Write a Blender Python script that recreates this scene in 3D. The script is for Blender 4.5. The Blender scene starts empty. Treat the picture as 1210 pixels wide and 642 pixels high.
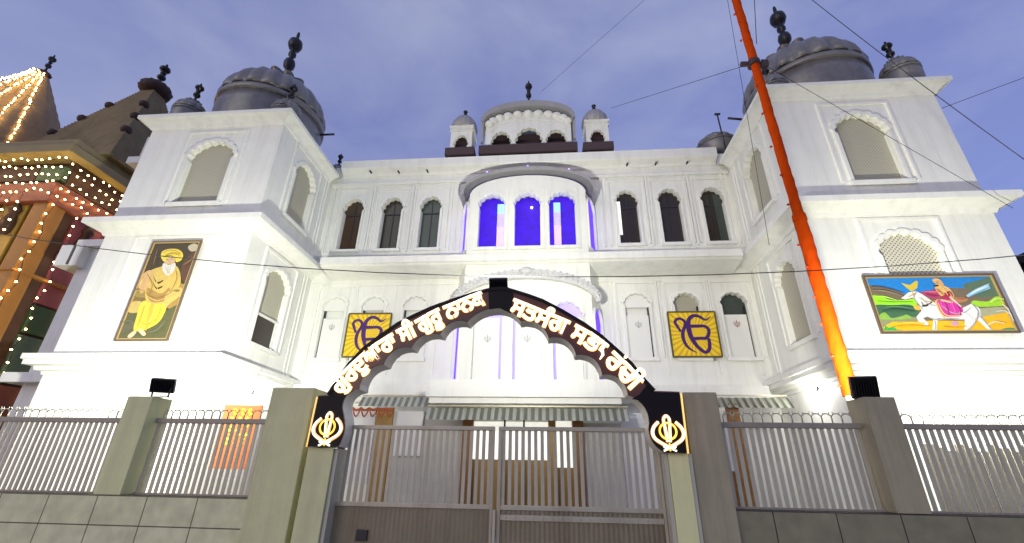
import bpy, bmesh, math, random
from mathutils import Vector, Matrix, noise

random.seed(7)
R_ = math.radians
scene = bpy.context.scene
COL = scene.collection

# ------------------------------------------------------------------ camera
F_PX, PITCH, YAW, ROLL, CAM_Z = 523.2, .42405, -.08628, .01793, 1.6
c_f = Vector((math.sin(YAW)*math.cos(PITCH), math.cos(YAW)*math.cos(PITCH), math.sin(PITCH)))
c_r0 = Vector((math.cos(YAW), -math.sin(YAW), 0)); c_u0 = c_r0.cross(c_f)
c_r = c_r0*math.cos(ROLL)+c_u0*math.sin(ROLL); c_u = -c_r0*math.sin(ROLL)+c_u0*math.cos(ROLL)
cam_d = bpy.data.cameras.new('camera'); cam = bpy.data.objects.new('camera', cam_d); COL.objects.link(cam)
cam_d.sensor_width = 36; cam_d.lens = F_PX/1210*36; cam_d.clip_end = 2000; cam_d.clip_start = .05
m = Matrix((c_r, c_u, -c_f)).transposed().to_4x4(); m.translation = (0, 0, CAM_Z); cam.matrix_world = m
scene.camera = cam

def at(px, py, Y):
    """where the photo's pixel meets the vertical plane y = Y: world (x, z)"""
    d = (px-605)*c_r-(py-321)*c_u+F_PX*c_f
    t = Y/d.y
    return (d.x*t, CAM_Z+d.z*t)

# ------------------------------------------------------------------ materials
M = {}
def mat(name, col, rough=.6, metal=0, var=.0, scale=4, bump=0, emit=None, estr=0, spec=.5, stain=None):
    m = bpy.data.materials.new(name); m.use_nodes = True
    nt = m.node_tree; b = nt.nodes['Principled BSDF']
    b.inputs['Base Color'].default_value = (*col, 1); b.inputs['Roughness'].default_value = rough
    b.inputs['Metallic'].default_value = metal; b.inputs['Specular IOR Level'].default_value = spec
    if emit: b.inputs['Emission Color'].default_value = (*emit, 1); b.inputs['Emission Strength'].default_value = estr
    if var or bump or stain:
        tc = nt.nodes.new('ShaderNodeTexCoord'); n = nt.nodes.new('ShaderNodeTexNoise')
        n.inputs['Scale'].default_value = scale; n.inputs['Detail'].default_value = 7; n.inputs['Roughness'].default_value = .62
        nt.links.new(tc.outputs['Object'], n.inputs['Vector'])
        cur = None
        if var:
            mx = nt.nodes.new('ShaderNodeMix'); mx.data_type = 'RGBA'
            mx.inputs[6].default_value = (*[c*(1-var) for c in col], 1); mx.inputs[7].default_value = (*[min(1, c*(1+var*.6)) for c in col], 1)
            nt.links.new(n.outputs['Fac'], mx.inputs[0]); cur = mx.outputs[2]
        if stain:                      # vertical rain streaks and grime of the paint itself
            mp = nt.nodes.new('ShaderNodeMapping'); mp.inputs['Scale'].default_value = (2.2, 2.2, .16)
            n2 = nt.nodes.new('ShaderNodeTexNoise'); n2.inputs['Scale'].default_value = 1.3; n2.inputs['Detail'].default_value = 8; n2.inputs['Roughness'].default_value = .7
            nt.links.new(tc.outputs['Object'], mp.inputs['Vector']); nt.links.new(mp.outputs[0], n2.inputs['Vector'])
            rp = nt.nodes.new('ShaderNodeValToRGB'); rp.color_ramp.elements[0].position = .48; rp.color_ramp.elements[1].position = .76
            rp.color_ramp.elements[0].color = (0, 0, 0, 1); rp.color_ramp.elements[1].color = (.55, .55, .55, 1)
            nt.links.new(n2.outputs['Fac'], rp.inputs[0])
            mx2 = nt.nodes.new('ShaderNodeMix'); mx2.data_type = 'RGBA'; mx2.inputs[7].default_value = (*stain, 1)
            if cur: nt.links.new(cur, mx2.inputs[6])
            else: mx2.inputs[6].default_value = (*col, 1)
            nt.links.new(rp.outputs[0], mx2.inputs[0]); cur = mx2.outputs[2]
        if emit and var:               # uneven glow of the lit surface
            mr = nt.nodes.new('ShaderNodeMapRange'); mr.inputs[1].default_value = .3; mr.inputs[2].default_value = .7; mr.inputs[3].default_value = estr*(1-var); mr.inputs[4].default_value = estr*(1+var*.5)
            nt.links.new(n.outputs['Fac'], mr.inputs[0]); nt.links.new(mr.outputs[0], b.inputs['Emission Strength'])
        if cur: nt.links.new(cur, b.inputs['Base Color'])
        if bump:
            bp = nt.nodes.new('ShaderNodeBump'); bp.inputs['Strength'].default_value = bump; bp.inputs['Distance'].default_value = .03
            nt.links.new(n.outputs['Fac'], bp.inputs['Height']); nt.links.new(bp.outputs[0], b.inputs['Normal'])
    M[name] = m
    return m
mat('white_paint', (0.8, 0.805, 0.735), .55, var=.10, scale=2.2, bump=.2, stain=(.56, .555, .49))
mat('white_trim', (0.82, 0.825, 0.755), .5, var=.09, scale=4, bump=.12, stain=(.58, .575, .51))
mat('shutter_white', (0.78, 0.785, 0.72), .45, var=.04, scale=3)
mat('screen_beige', (.40, .385, .29), .7, var=.16, scale=9, bump=.2)
mat('dark_pane', (.028, .02, .014), .22, var=.4, scale=2)
mat('green_pane', (.045, .06, .05), .15, var=.3, scale=2)
mat('brown_pane', (.055, .028, .014), .28, var=.3, scale=2)
mat('lit_white', (.8, .8, .75), .6, var=.2, scale=3, emit=(1, 1, .88), estr=.8)
mat('purple_lit', (0.02, 0.005, 0.15), .7, var=.3, scale=3, emit=(.042, .0, .70), estr=1.0)
mat('purple_edge', (.1, .05, .6), .7, emit=(.16, .04, .95), estr=1.0)
mat('violet_pale', (.4, .35, .7), .7, emit=(.30, .22, .85), estr=.8)
mat('glow_cyan', (.5, .8, 1), .5, var=.3, scale=6, emit=(.06, .40, 1), estr=.8)
mat('glow_violet', (.6, .5, 1), .5, var=.3, scale=6, emit=(.18, .16, .95), estr=.8)
mat('glow_pink', (.8, .6, 1), .5, var=.3, scale=6, emit=(.34, .15, .85), estr=.8)
mat('silver_grey', (0.235, 0.225, 0.205), .34, metal=.25, var=.45, scale=5, bump=.35, stain=(.085, .075, .065))
mat('eave_grey', (0.38, 0.375, 0.36), .5, metal=.2, var=.25, scale=4)
mat('finial_dark', (.018, .018, .02), .35, metal=.4)
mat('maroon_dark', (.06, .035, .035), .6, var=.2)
mat('awning', (0.82, 0.85, 0.74), .45, var=.12, scale=6)
mat('wood', (.24, .115, .03), .5, var=.35, scale=7, bump=.1)
mat('wood_yellow', (.36, .21, .05), .5, var=.3, scale=6)
mat('porch_wall', (.70, .70, .67), .6, var=.1, scale=3)
mat('porch_grey', (0.5, 0.5, 0.44), .6, var=.25, scale=3)
mat('post_beige', (0.8, 0.8, 0.4), .75, var=.16, scale=3.5, bump=.25, stain=(.50, .50, .28))
mat('post_brown', (0.4, 0.36, 0.23), .7, var=.18, scale=4, bump=.2, stain=(.12, .11, .09))
mat('pillar_left', (0.72, 0.71, 0.37), .75, var=.18, scale=3.5, bump=.25, stain=(.38, .38, .22))
mat('jamb_light', (.50, .49, .38), .5, var=.1)
mat('gate_paint', (0.52, 0.49, 0.36), .42, metal=.25, var=.22, scale=5, bump=.15, stain=(.22, .15, .08))
mat('gate_panel', (0.4, 0.36, 0.26), .5, metal=.2, var=.25, scale=3, bump=.2, stain=(.22, .16, .10))
mat('rail_paint', (0.34, 0.31, 0.24), .5, metal=.2, var=.25, scale=5)
mat('board_dark', (.055, .048, .038), .8, var=.3, scale=5)
mat('fence_paint', (0.56, 0.54, 0.4), .45, metal=.2, var=.25, scale=5, stain=(.24, .18, .10))
mat('wire_dark', (.02, .02, .022), .5)
mat('black_metal', (.012, .012, .013), .35, metal=.3)
mat('lamp_glass', (.8, .8, .75), .2, emit=(1, .98, .88), estr=6)
mat('sign_board', (0.11, 0.036, 0.018), .32, var=.25, scale=6)
mat('sign_black', (.006, .004, .004), .55, spec=.25)
mat('sign_lip', (0.8, 0.77, 0.66), .6, var=.2, scale=4)
mat('letter', (0.9, 0.9, 0.85), .4, emit=(1, .90, .70), estr=1.9)
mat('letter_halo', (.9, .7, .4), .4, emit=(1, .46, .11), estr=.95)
mat('ring_gold', (.9, .6, .1), .4, emit=(1, .58, .08), estr=1.6)
mat('strip_gold', (.9, .7, .3), .4, emit=(1, .60, .14), estr=1.1)
mat('saffron', (.62, .062, .001), .85, spec=.08, var=.2, scale=6, bump=.3)
mat('saffron_knot', (.62, .06, .01), .75)
mat('panel_yellow', (0.85, 0.6, 0.015), .55)
mat('ink_purple', (.055, .006, .12), .5)
mat('frame_olive', (.10, .08, .02), .5)
mat('frame_gold', (.50, .36, .13), .4, metal=.3)
mat('frame_bronze', (.14, .10, .06), .4, metal=.3)
mat('bulb', (1, .8, .4), .4, emit=(1, .66, .24), estr=34)
mat('led_violet', (.6, .5, 1), .4, emit=(.38, .16, 1), estr=4)
mat('led_white', (.9, .9, 1), .4, emit=(.85, .85, 1), estr=6)
mat('temple_roof', (0.24, 0.185, 0.09), .8, var=.35, scale=1.6, bump=.4, stain=(.07, .05, .03))
mat('temple_eave', (0.3, 0.24, 0.11), .7, var=.25, scale=2, bump=.2)
mat('temple_spire', (0.34, 0.22, 0.1), .7, var=.3, scale=2.5, bump=.3)
mat('temple_dark', (.05, .022, .015), .7, var=.4, scale=2)
mat('t_orange', (0.33, 0.15, 0.03), .6, var=.2)
mat('t_red', (0.2, 0.055, 0.035), .6, var=.25)
mat('t_magenta', (0.26, 0.07, 0.09), .6, var=.2)
mat('t_green', (0.035, 0.085, 0.04), .6, var=.3)
mat('t_teal', (0.074, 0.136, 0.105), .6, var=.25)
mat('t_yellow', (0.33, 0.22, 0.04), .6, var=.2)
mat('dark_house', (.012, .012, .014), .8, var=.2)
mat('asphalt', (.05, .05, .05), .9, var=.3, scale=9, bump=.3)
mat('paving', (0.4, 0.38, 0.33), .85, var=.25, scale=6, bump=.2)
mat('earth', (.16, .14, .10), .9, var=.3, scale=3)
mat('kerb', (.30, .29, .27), .85, var=.2)
mat('leaf_dark', (0.022, 0.032, 0.012), .6, var=.4, scale=9)
mat('stem', (.07, .05, .03), .8)
mat('bush', (.05, .08, .02), .7)
mat('banner_orange', (0.4, 0.1, 0.025), .7, var=.2, scale=5)
mat('garland_yellow', (.72, .55, .03), .6, var=.25, scale=20)
mat('drape_red', (.42, .09, .02), .7)
mat('emblem_grey', (.30, .29, .30), .5)
mat('emblem_red', (.35, .10, .08), .5)
mat('carving', (.62, .62, .60), .6, var=.3, scale=16, bump=.8)

def tile_mat():
    m = bpy.data.materials.new('wall_tile'); m.use_nodes = True; nt = m.node_tree; b = nt.nodes['Principled BSDF']
    tc = nt.nodes.new('ShaderNodeTexCoord'); sp = nt.nodes.new('ShaderNodeSeparateXYZ'); cb = nt.nodes.new('ShaderNodeCombineXYZ')
    nt.links.new(tc.outputs['Object'], sp.inputs[0]); nt.links.new(sp.outputs['X'], cb.inputs[0]); nt.links.new(sp.outputs['Z'], cb.inputs[1])
    br = nt.nodes.new('ShaderNodeTexBrick'); br.offset = 0; br.squash = 1
    br.inputs['Scale'].default_value = 1; br.inputs['Brick Width'].default_value = .69; br.inputs['Row Height'].default_value = .335
    br.inputs['Mortar Size'].default_value = .008; br.inputs['Mortar Smooth'].default_value = .3; br.inputs['Bias'].default_value = 0
    nt.links.new(cb.outputs[0], br.inputs['Vector'])
    n = nt.nodes.new('ShaderNodeTexNoise'); n.inputs['Scale'].default_value = 5; n.inputs['Detail'].default_value = 8
    nt.links.new(tc.outputs['Object'], n.inputs['Vector'])
    mx = nt.nodes.new('ShaderNodeMix'); mx.data_type = 'RGBA'; mx.blend_type = 'MULTIPLY'; mx.inputs[0].default_value = .55
    rp = nt.nodes.new('ShaderNodeValToRGB'); rp.color_ramp.elements[0].position = .3; rp.color_ramp.elements[0].color = (.5, .5, .5, 1); rp.color_ramp.elements[1].position = .7
    nt.links.new(n.outputs['Fac'], rp.inputs[0]); nt.links.new(br.outputs['Color'], mx.inputs[6]); nt.links.new(rp.outputs[0], mx.inputs[7])
    nt.links.new(mx.outputs[2], b.inputs['Base Color']); b.inputs['Roughness'].default_value = .55
    bp = nt.nodes.new('ShaderNodeBump'); bp.inputs['Strength'].default_value = .5; bp.inputs['Distance'].default_value = .01; bp.invert = True
    nt.links.new(br.outputs['Fac'], bp.inputs['Height']); nt.links.new(bp.outputs[0], b.inputs['Normal'])
    return m, br
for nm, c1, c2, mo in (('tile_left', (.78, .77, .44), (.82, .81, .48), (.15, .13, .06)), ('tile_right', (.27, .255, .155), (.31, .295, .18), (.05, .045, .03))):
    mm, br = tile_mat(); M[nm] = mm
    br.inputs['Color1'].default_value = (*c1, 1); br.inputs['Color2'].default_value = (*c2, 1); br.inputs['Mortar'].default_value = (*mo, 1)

def ray_panel_mat():
    """yellow enamel with a printed sunburst round the emblem"""
    m = bpy.data.materials.new('sunburst'); m.use_nodes = True; nt = m.node_tree; b = nt.nodes['Principled BSDF']
    tc = nt.nodes.new('ShaderNodeTexCoord'); g = nt.nodes.new('ShaderNodeSeparateXYZ'); nt.links.new(tc.outputs['Object'], g.inputs[0])
    at2 = nt.nodes.new('ShaderNodeMath'); at2.operation = 'ARCTAN2'; nt.links.new(g.outputs['Z'], at2.inputs[0]); nt.links.new(g.outputs['X'], at2.inputs[1])
    mu = nt.nodes.new('ShaderNodeMath'); mu.operation = 'MULTIPLY'; mu.inputs[1].default_value = 30; nt.links.new(at2.outputs[0], mu.inputs[0])
    si = nt.nodes.new('ShaderNodeMath'); si.operation = 'SINE'; nt.links.new(mu.outputs[0], si.inputs[0])
    rp = nt.nodes.new('ShaderNodeValToRGB'); rp.color_ramp.elements[0].position = .0; rp.color_ramp.elements[1].position = .6
    rp.color_ramp.elements[0].color = (.88, .62, .014, 1); rp.color_ramp.elements[1].color = (.66, .39, .01, 1)
    nt.links.new(si.outputs[0], rp.inputs[0]); nt.links.new(rp.outputs[0], b.inputs['Base Color']); b.inputs['Roughness'].default_value = .5
    M['sunburst'] = m
ray_panel_mat()
def flute_shade_mat():  # light and shade of the corrugation painted as stripes
    m = bpy.data.materials.new('awning_flute_shade'); m.use_nodes = True; nt = m.node_tree; b = nt.nodes['Principled BSDF']
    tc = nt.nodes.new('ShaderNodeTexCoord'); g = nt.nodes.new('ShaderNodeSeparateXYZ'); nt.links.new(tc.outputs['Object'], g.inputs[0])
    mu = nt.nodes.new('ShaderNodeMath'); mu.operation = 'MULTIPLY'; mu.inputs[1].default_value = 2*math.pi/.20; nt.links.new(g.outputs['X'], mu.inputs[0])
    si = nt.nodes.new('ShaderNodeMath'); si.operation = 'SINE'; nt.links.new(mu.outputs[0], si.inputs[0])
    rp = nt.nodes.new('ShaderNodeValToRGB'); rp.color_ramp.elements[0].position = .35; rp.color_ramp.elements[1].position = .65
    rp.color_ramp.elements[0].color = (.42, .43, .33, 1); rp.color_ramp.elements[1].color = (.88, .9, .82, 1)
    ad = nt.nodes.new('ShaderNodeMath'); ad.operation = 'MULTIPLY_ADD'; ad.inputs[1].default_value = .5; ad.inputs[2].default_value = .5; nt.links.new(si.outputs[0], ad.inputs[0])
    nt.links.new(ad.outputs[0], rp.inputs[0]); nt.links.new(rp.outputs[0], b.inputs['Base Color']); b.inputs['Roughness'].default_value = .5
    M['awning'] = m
flute_shade_mat()
def lattice_mat(name, sc, c_bar, c_hole, rad):
    """a jaali's small drilled holes: surface pattern"""
    m = bpy.data.materials.new(name); m.use_nodes = True; nt = m.node_tree; b = nt.nodes['Principled BSDF']
    tc = nt.nodes.new('ShaderNodeTexCoord'); mp = nt.nodes.new('ShaderNodeMapping'); mp.inputs['Scale'].default_value = (sc, sc, sc); mp.inputs['Rotation'].default_value = (0, R_(45), 0)
    s0 = nt.nodes.new('ShaderNodeSeparateXYZ'); nt.links.new(tc.outputs['Object'], s0.inputs[0])
    ax = nt.nodes.new('ShaderNodeMath'); ax.operation = 'ADD'; nt.links.new(s0.outputs['X'], ax.inputs[0]); nt.links.new(s0.outputs['Y'], ax.inputs[1])
    c0 = nt.nodes.new('ShaderNodeCombineXYZ'); nt.links.new(ax.outputs[0], c0.inputs[0]); nt.links.new(s0.outputs['Z'], c0.inputs[2])
    nt.links.new(c0.outputs[0], mp.inputs['Vector'])
    sp = nt.nodes.new('ShaderNodeSeparateXYZ'); nt.links.new(mp.outputs[0], sp.inputs[0])
    def dist(o):
        f = nt.nodes.new('ShaderNodeMath'); f.operation = 'FRACT'; nt.links.new(o, f.inputs[0])
        s = nt.nodes.new('ShaderNodeMath'); s.operation = 'SUBTRACT'; s.inputs[1].default_value = .5; nt.links.new(f.outputs[0], s.inputs[0])
        p = nt.nodes.new('ShaderNodeMath'); p.operation = 'POWER'; p.inputs[1].default_value = 2; nt.links.new(s.outputs[0], p.inputs[0])
        return p.outputs[0]
    a = nt.nodes.new('ShaderNodeMath'); a.operation = 'ADD'; nt.links.new(dist(sp.outputs['X']), a.inputs[0]); nt.links.new(dist(sp.outputs['Z']), a.inputs[1])
    l = nt.nodes.new('ShaderNodeMath'); l.operation = 'LESS_THAN'; l.inputs[1].default_value = rad; nt.links.new(a.outputs[0], l.inputs[0])
    mx = nt.nodes.new('ShaderNodeMix'); mx.data_type = 'RGBA'; mx.inputs[6].default_value = (*c_bar, 1); mx.inputs[7].default_value = (*c_hole, 1)
    nt.links.new(l.outputs[0], mx.inputs[0]); nt.links.new(mx.outputs[2], b.inputs['Base Color']); b.inputs['Roughness'].default_value = .7
    M[name] = m
lattice_mat('lattice', 13, (.60, .58, .46), (.16, .15, .10), .075)
lattice_mat('screen_beige', 16, (.45, .43, .33), (.29, .28, .20), .085)

# ------------------------------------------------------------------ mesh helpers
def plate_mesh(outer, holes, depth, offset=0):
    """flat plate with holes, filled by a 2D curve; thickness along local z"""
    cu = bpy.data.curves.new('plate', 'CURVE'); cu.dimensions = '2D'; cu.fill_mode = 'BOTH'; cu.extrude = depth/2; cu.offset = offset
    for lp in [outer]+list(holes):
        s = cu.splines.new('POLY'); s.points.add(len(lp)-1)
        for p, q in zip(s.points, lp): p.co = (q[0], q[1], 0, 1)
        s.use_cyclic_u = True
    ob = bpy.data.objects.new('plate', cu); COL.objects.link(ob)
    bpy.context.view_layer.update()
    me = bpy.data.meshes.new_from_object(ob.evaluated_get(bpy.context.evaluated_depsgraph_get()))
    bpy.data.objects.remove(ob); bpy.data.curves.remove(cu)
    return me

class Plane:
    """a wall plane: local (u, v, w) = along the wall, up, out of the wall"""
    def __init__(s, o, ux, n): s.o, s.ux, s.n = Vector(o), Vector(ux).normalized(), Vector(n).normalized()
    def __call__(s, u, v, w=0): return s.o+s.ux*u+Vector((0, 0, v))+s.n*w
    def back(s, d): return Plane(s.o-s.n*d, s.ux, s.n)
def front(y): return Plane((0, y, 0), (1, 0, 0), (0, -1, 0))

class MB:
    def __init__(s): s.bm = bmesh.new(); s.mats = []; s.i = 0
    def use(s, name):
        if name not in s.mats: s.mats.append(name)
        s.i = s.mats.index(name); return s
    def face(s, pts, smooth=False):
        f = s.bm.faces.new([s.bm.verts.new(p) for p in pts]); f.material_index = s.i; f.smooth = smooth; return f
    def box(s, x0, x1, y0, y1, z0, z1, bev=0):
        r = bmesh.ops.create_cube(s.bm, size=1); vs = r['verts']
        for v in vs: v.co = Vector(((x0+x1)/2+v.co.x*(x1-x0), (y0+y1)/2+v.co.y*(y1-y0), (z0+z1)/2+v.co.z*(z1-z0)))
        fs = {f for v in vs for f in v.link_faces}
        for f in fs: f.material_index = s.i
        if bev:
            es = list({e for v in vs for e in v.link_edges})
            for f in bmesh.ops.bevel(s.bm, geom=es, offset=bev, segments=2, affect='EDGES', profile=.6)['faces']: f.material_index = s.i
        return s
    def pbox(s, P, u0, u1, v0, v1, w0, w1):
        """box in a wall plane"""
        c = [P(u, v, w) for w in (w0, w1) for v in (v0, v1) for u in (u0, u1)]
        for q in ((0, 1, 3, 2), (4, 6, 7, 5), (0, 4, 5, 1), (2, 3, 7, 6), (0, 2, 6, 4), (1, 5, 7, 3)): s.face([c[k] for k in q])
        return s
    def plate(s, P, outer, holes, depth, w=0, offset=0):
        me = plate_mesh(outer, holes, depth, offset)
        n0 = len(s.bm.verts); f0 = len(s.bm.faces)
        s.bm.from_mesh(me); s.bm.verts.ensure_lookup_table(); s.bm.faces.ensure_lookup_table()
        for v in s.bm.verts[n0:]: v.co = P(v.co.x, v.co.y, w+v.co.z-depth/2)
        for f in s.bm.faces[f0:]: f.material_index = s.i; f.smooth = False
        bpy.data.meshes.remove(me); return s
    def extrude_poly(s, pts, vec):
        """closed 3D polygon swept by vec"""
        vec = Vector(vec); a = [Vector(p) for p in pts]; b = [p+vec for p in a]
        va = [s.bm.verts.new(p) for p in a]; vb = [s.bm.verts.new(p) for p in b]
        fs = [s.bm.faces.new(va), s.bm.faces.new(vb[::-1])]
        for k in range(len(a)): fs.append(s.bm.faces.new((va[k], vb[k], vb[(k+1) % len(a)], va[(k+1) % len(a)])))
        for f in fs: f.material_index = s.i
        return s
    def tube(s, path, r, n=8, closed=False, caps=True):
        path = [Vector(p) for p in path]; L = len(path); rings = []
        for k, p in enumerate(path):
            a = path[k-1] if k or closed else p; b = path[(k+1) % L] if k < L-1 or closed else p
            t = (b-a).normalized(); up = Vector((0, 1, 0)) if abs(t.y) < .9 else Vector((0, 0, 1))
            x = t.cross(up).normalized(); y = t.cross(x); rr = r[k] if isinstance(r, (list, tuple)) else r
            rings.append([s.bm.verts.new(p+(x*math.cos(q)+y*math.sin(q))*rr) for q in [2*math.pi*j/n for j in range(n)]])
        for k in range(L if closed else L-1):
            A, B = rings[k], rings[(k+1) % L]
            for j in range(n):
                f = s.bm.faces.new((A[j], A[(j+1) % n], B[(j+1) % n], B[j])); f.material_index = s.i; f.smooth = True
        if caps and not closed:
            for g in (rings[0], rings[-1][::-1]):
                f = s.bm.faces.new(g); f.material_index = s.i
        return s
    def lathe(s, c, prof, n=32, mod=None, squash=(1, 1)):
        c = Vector(c); rings = []
        for r, z in prof:
            rg = []
            for j in range(n):
                a = 2*math.pi*j/n; rr = r*(mod(a, z) if mod else 1)
                rg.append(s.bm.verts.new(c+Vector((math.cos(a)*rr*squash[0], math.sin(a)*rr*squash[1], z))))
            rings.append(rg)
        for A, B in zip(rings, rings[1:]):
            for j in range(n):
                f = s.bm.faces.new((A[j], A[(j+1) % n], B[(j+1) % n], B[j])); f.material_index = s.i; f.smooth = True
        for g in (rings[0][::-1], rings[-1]):
            f = s.bm.faces.new(g); f.material_index = s.i
        return s
    def ribbon(s, P, pts, wid, depth, w=0, close=False):
        """a brush stroke of varying width lying on a plane, with thickness"""
        L = len(pts); a, b = [], []
        for k in range(L):
            p0 = pts[k-1] if k or close else pts[k]; p1 = pts[(k+1) % L] if k < L-1 or close else pts[k]
            t = Vector((p1[0]-p0[0], p1[1]-p0[1])); t = t.normalized() if t.length else Vector((1, 0))
            h = (wid[k] if isinstance(wid, (list, tuple)) else wid)/2
            a.append((pts[k][0]-t.y*h, pts[k][1]+t.x*h)); b.append((pts[k][0]+t.y*h, pts[k][1]-t.x*h))
        for k in range(L if close else L-1):
            j = (k+1) % L
            q = [a[k], a[j], b[j], b[k]]
            s.face([P(x, y, w) for x, y in q])
            s.face([P(*a[k], w-depth), P(*a[j], w-depth), P(*a[j], w), P(*a[k], w)]); s.face([P(*b[k], w), P(*b[j], w), P(*b[j], w-depth), P(*b[k], w-depth)])
        return s
    def sphere(s, c, r, sub=2, sq=(1, 1, 1)):
        g = bmesh.ops.create_icosphere(s.bm, subdivisions=sub, radius=r)
        for v in g['verts']: v.co = Vector(c)+Vector((v.co.x*sq[0], v.co.y*sq[1], v.co.z*sq[2]))
        for f in {f for v in g['verts'] for f in v.link_faces}: f.material_index = s.i; f.smooth = True
        return s
    def build(s, name, material=None, parent=None, origin=None, recalc=True):
        if recalc: bmesh.ops.recalc_face_normals(s.bm, faces=s.bm.faces)
        me = bpy.data.meshes.new(name)
        if origin: bmesh.ops.translate(s.bm, verts=s.bm.verts, vec=-Vector(origin))
        s.bm.to_mesh(me); s.bm.free()
        for k in (s.mats or [material]): me.materials.append(M[k])
        o = bpy.data.objects.new(name, me); COL.objects.link(o)
        if origin: o.location = origin
        if parent:
            o.parent = parent
            w = Vector((0, 0, 0)); q = parent
            while q: w += q.location; q = q.parent
            o.location = o.location-w
        return o

def smooth_path(pts, n=6, close=False):
    """Catmull-Rom through the points"""
    out = []; L = len(pts)
    g = (lambda i: pts[i % L]) if close else (lambda i: pts[max(0, min(L-1, i))])
    for i in range(L if close else L-1):
        a, b, c, d = g(i-1), g(i), g(i+1), g(i+2)
        for k in range(n):
            t = k/n
            out.append(tuple(.5*(2*b[j]+(c[j]-a[j])*t+(2*a[j]-5*b[j]+4*c[j]-d[j])*t*t+(3*b[j]-a[j]-3*c[j]+d[j])*t**3) for j in range(len(b))))
    if not close: out.append(tuple(pts[-1]))
    return out

def tag(o, label=None, cat=None, group=None, kind=None):
    if label: o['label'] = label
    if cat: o['category'] = cat
    if group: o['group'] = group
    if kind: o['kind'] = kind
    return o
def empty(name, loc, label, cat, group=None):
    o = bpy.data.objects.new(name, None); COL.objects.link(o); o.location = loc; o.empty_display_size = .2
    return tag(o, label, cat, group)
def copy_tree(o, parent=None):
    c = o.copy(); COL.objects.link(c)
    if parent: c.parent = parent
    for ch in list(o.children): copy_tree(ch, c)
    return c

def multifoil(cx, z0, w, zs, za, lobes=7, bulge=.075, shoulder=.04):
    """outline of a cusped arch opening"""
    h = w/2; pts = [(cx-h, z0), (cx+h, z0), (cx+h, zs-shoulder)]
    nodes = []
    for k in range(lobes+1):
        a = math.pi*k/lobes
        x = math.cos(a)*(h+.02); z = math.sin(a)
        z = z*(za-zs)*(.93+.07*math.sin(a)**6)
        nodes.append((cx+x, zs+z))
    for (xa, za_), (xb, zb) in zip(nodes, nodes[1:]):
        dx, dz = xb-xa, zb-za_; L = math.hypot(dx, dz) or 1; nx, nz = dz/L, -dx/L
        mx, mz = (xa+xb)/2-cx, (za_+zb)/2-zs
        if nx*mx+nz*mz < 0: nx, nz = -nx, -nz
        for t in (0, .15, .3, .5, .7, .85):
            b = math.sin(math.pi*t)**.8*bulge*(L/.25)
            pts.append((xa+dx*t+nx*b, za_+dz*t+nz*b))
    pts += [nodes[-1], (cx-h, zs-shoulder)]
    return pts
def grow(lp, d, cx, cz):
    return [(x+d*(1 if x > cx else -1)*min(1, abs(x-cx)/.15), z+(d if z > cz else -d)*min(1, abs(z-cz)/.15)) for x, z in lp]

# ================================================================== SETTING
def sheet(name, x0, x1, y0, y1, z, material, label=None):
    o = MB().use(material).box(x0, x1, y0, y1, z-.3, z).build(name); tag(o, kind='structure'); return o
def flat(name, x0, x1, y0, y1, z, material):
    b = MB().use(material); b.face([(x0, y0, z), (x1, y0, z), (x1, y1, z), (x0, y1, z)]); o = b.build(name); tag(o, kind='structure'); return o
flat('ground', -900, 900, -900, 900, -.13, 'earth')
flat('road', -300, 300, -9, 2.2, -.126, 'asphalt')
sheet('pavement', -120, 120, 2.2, 6.0, 0, 'paving')
flat('courtyard', -14.5, 13, 6.4, 14.6, .004, 'paving')
flat('road_marking', -120, 120, -3.46, -3.34, -.122, 'porch_wall')

# ================================================================== GURDWARA
Z1, Z2, Z3 = 4.27, 8.45, 12.60
LX0, LX1, RX0, RX1 = -13.6, -8.8, 7.05, 11.8
YT, YM, YB = 11.0, 14.65, 13.8
g = empty('gurdwara', (-.7, 14.65, 0), 'large white gurdwara with two square domed towers, cusped arch windows and a violet lit bay', 'gurdwara')
F_T, F_M, F_B = front(YT), front(YM), front(YB)
S_L = Plane((LX1, 0, 0), (0, 1, 0), (1, 0, 0)); S_R = Plane((RX0, 0, 0), (0, 1, 0), (-1, 0, 0))
DEP = .26

def cornice_ring(b, x0, x1, y0, y1, prof, sides='FLR'):
    """moulding swept round front and sides with mitred corners; prof = (out, z) closed outline"""
    path = {'F': 1}
    pts = [((x0, y1), (-1, 0)), ((x0, y0), (-1, -1)), ((x1, y0), (1, -1)), ((x1, y1), (1, 0))]
    rings = []
    for (x, y), (ox, oy) in pts:
        rings.append([b.bm.verts.new((x+ox*o, y+oy*o, z)) for o, z in prof])
    n = len(prof)
    for A, B in zip(rings, rings[1:]):
        for j in range(n):
            f = b.bm.faces.new((A[j], A[(j+1) % n], B[(j+1) % n], B[j])); f.material_index = b.i
    for r in (rings[0], rings[-1]):
        f = b.bm.faces.new(r); f.material_index = b.i

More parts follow.
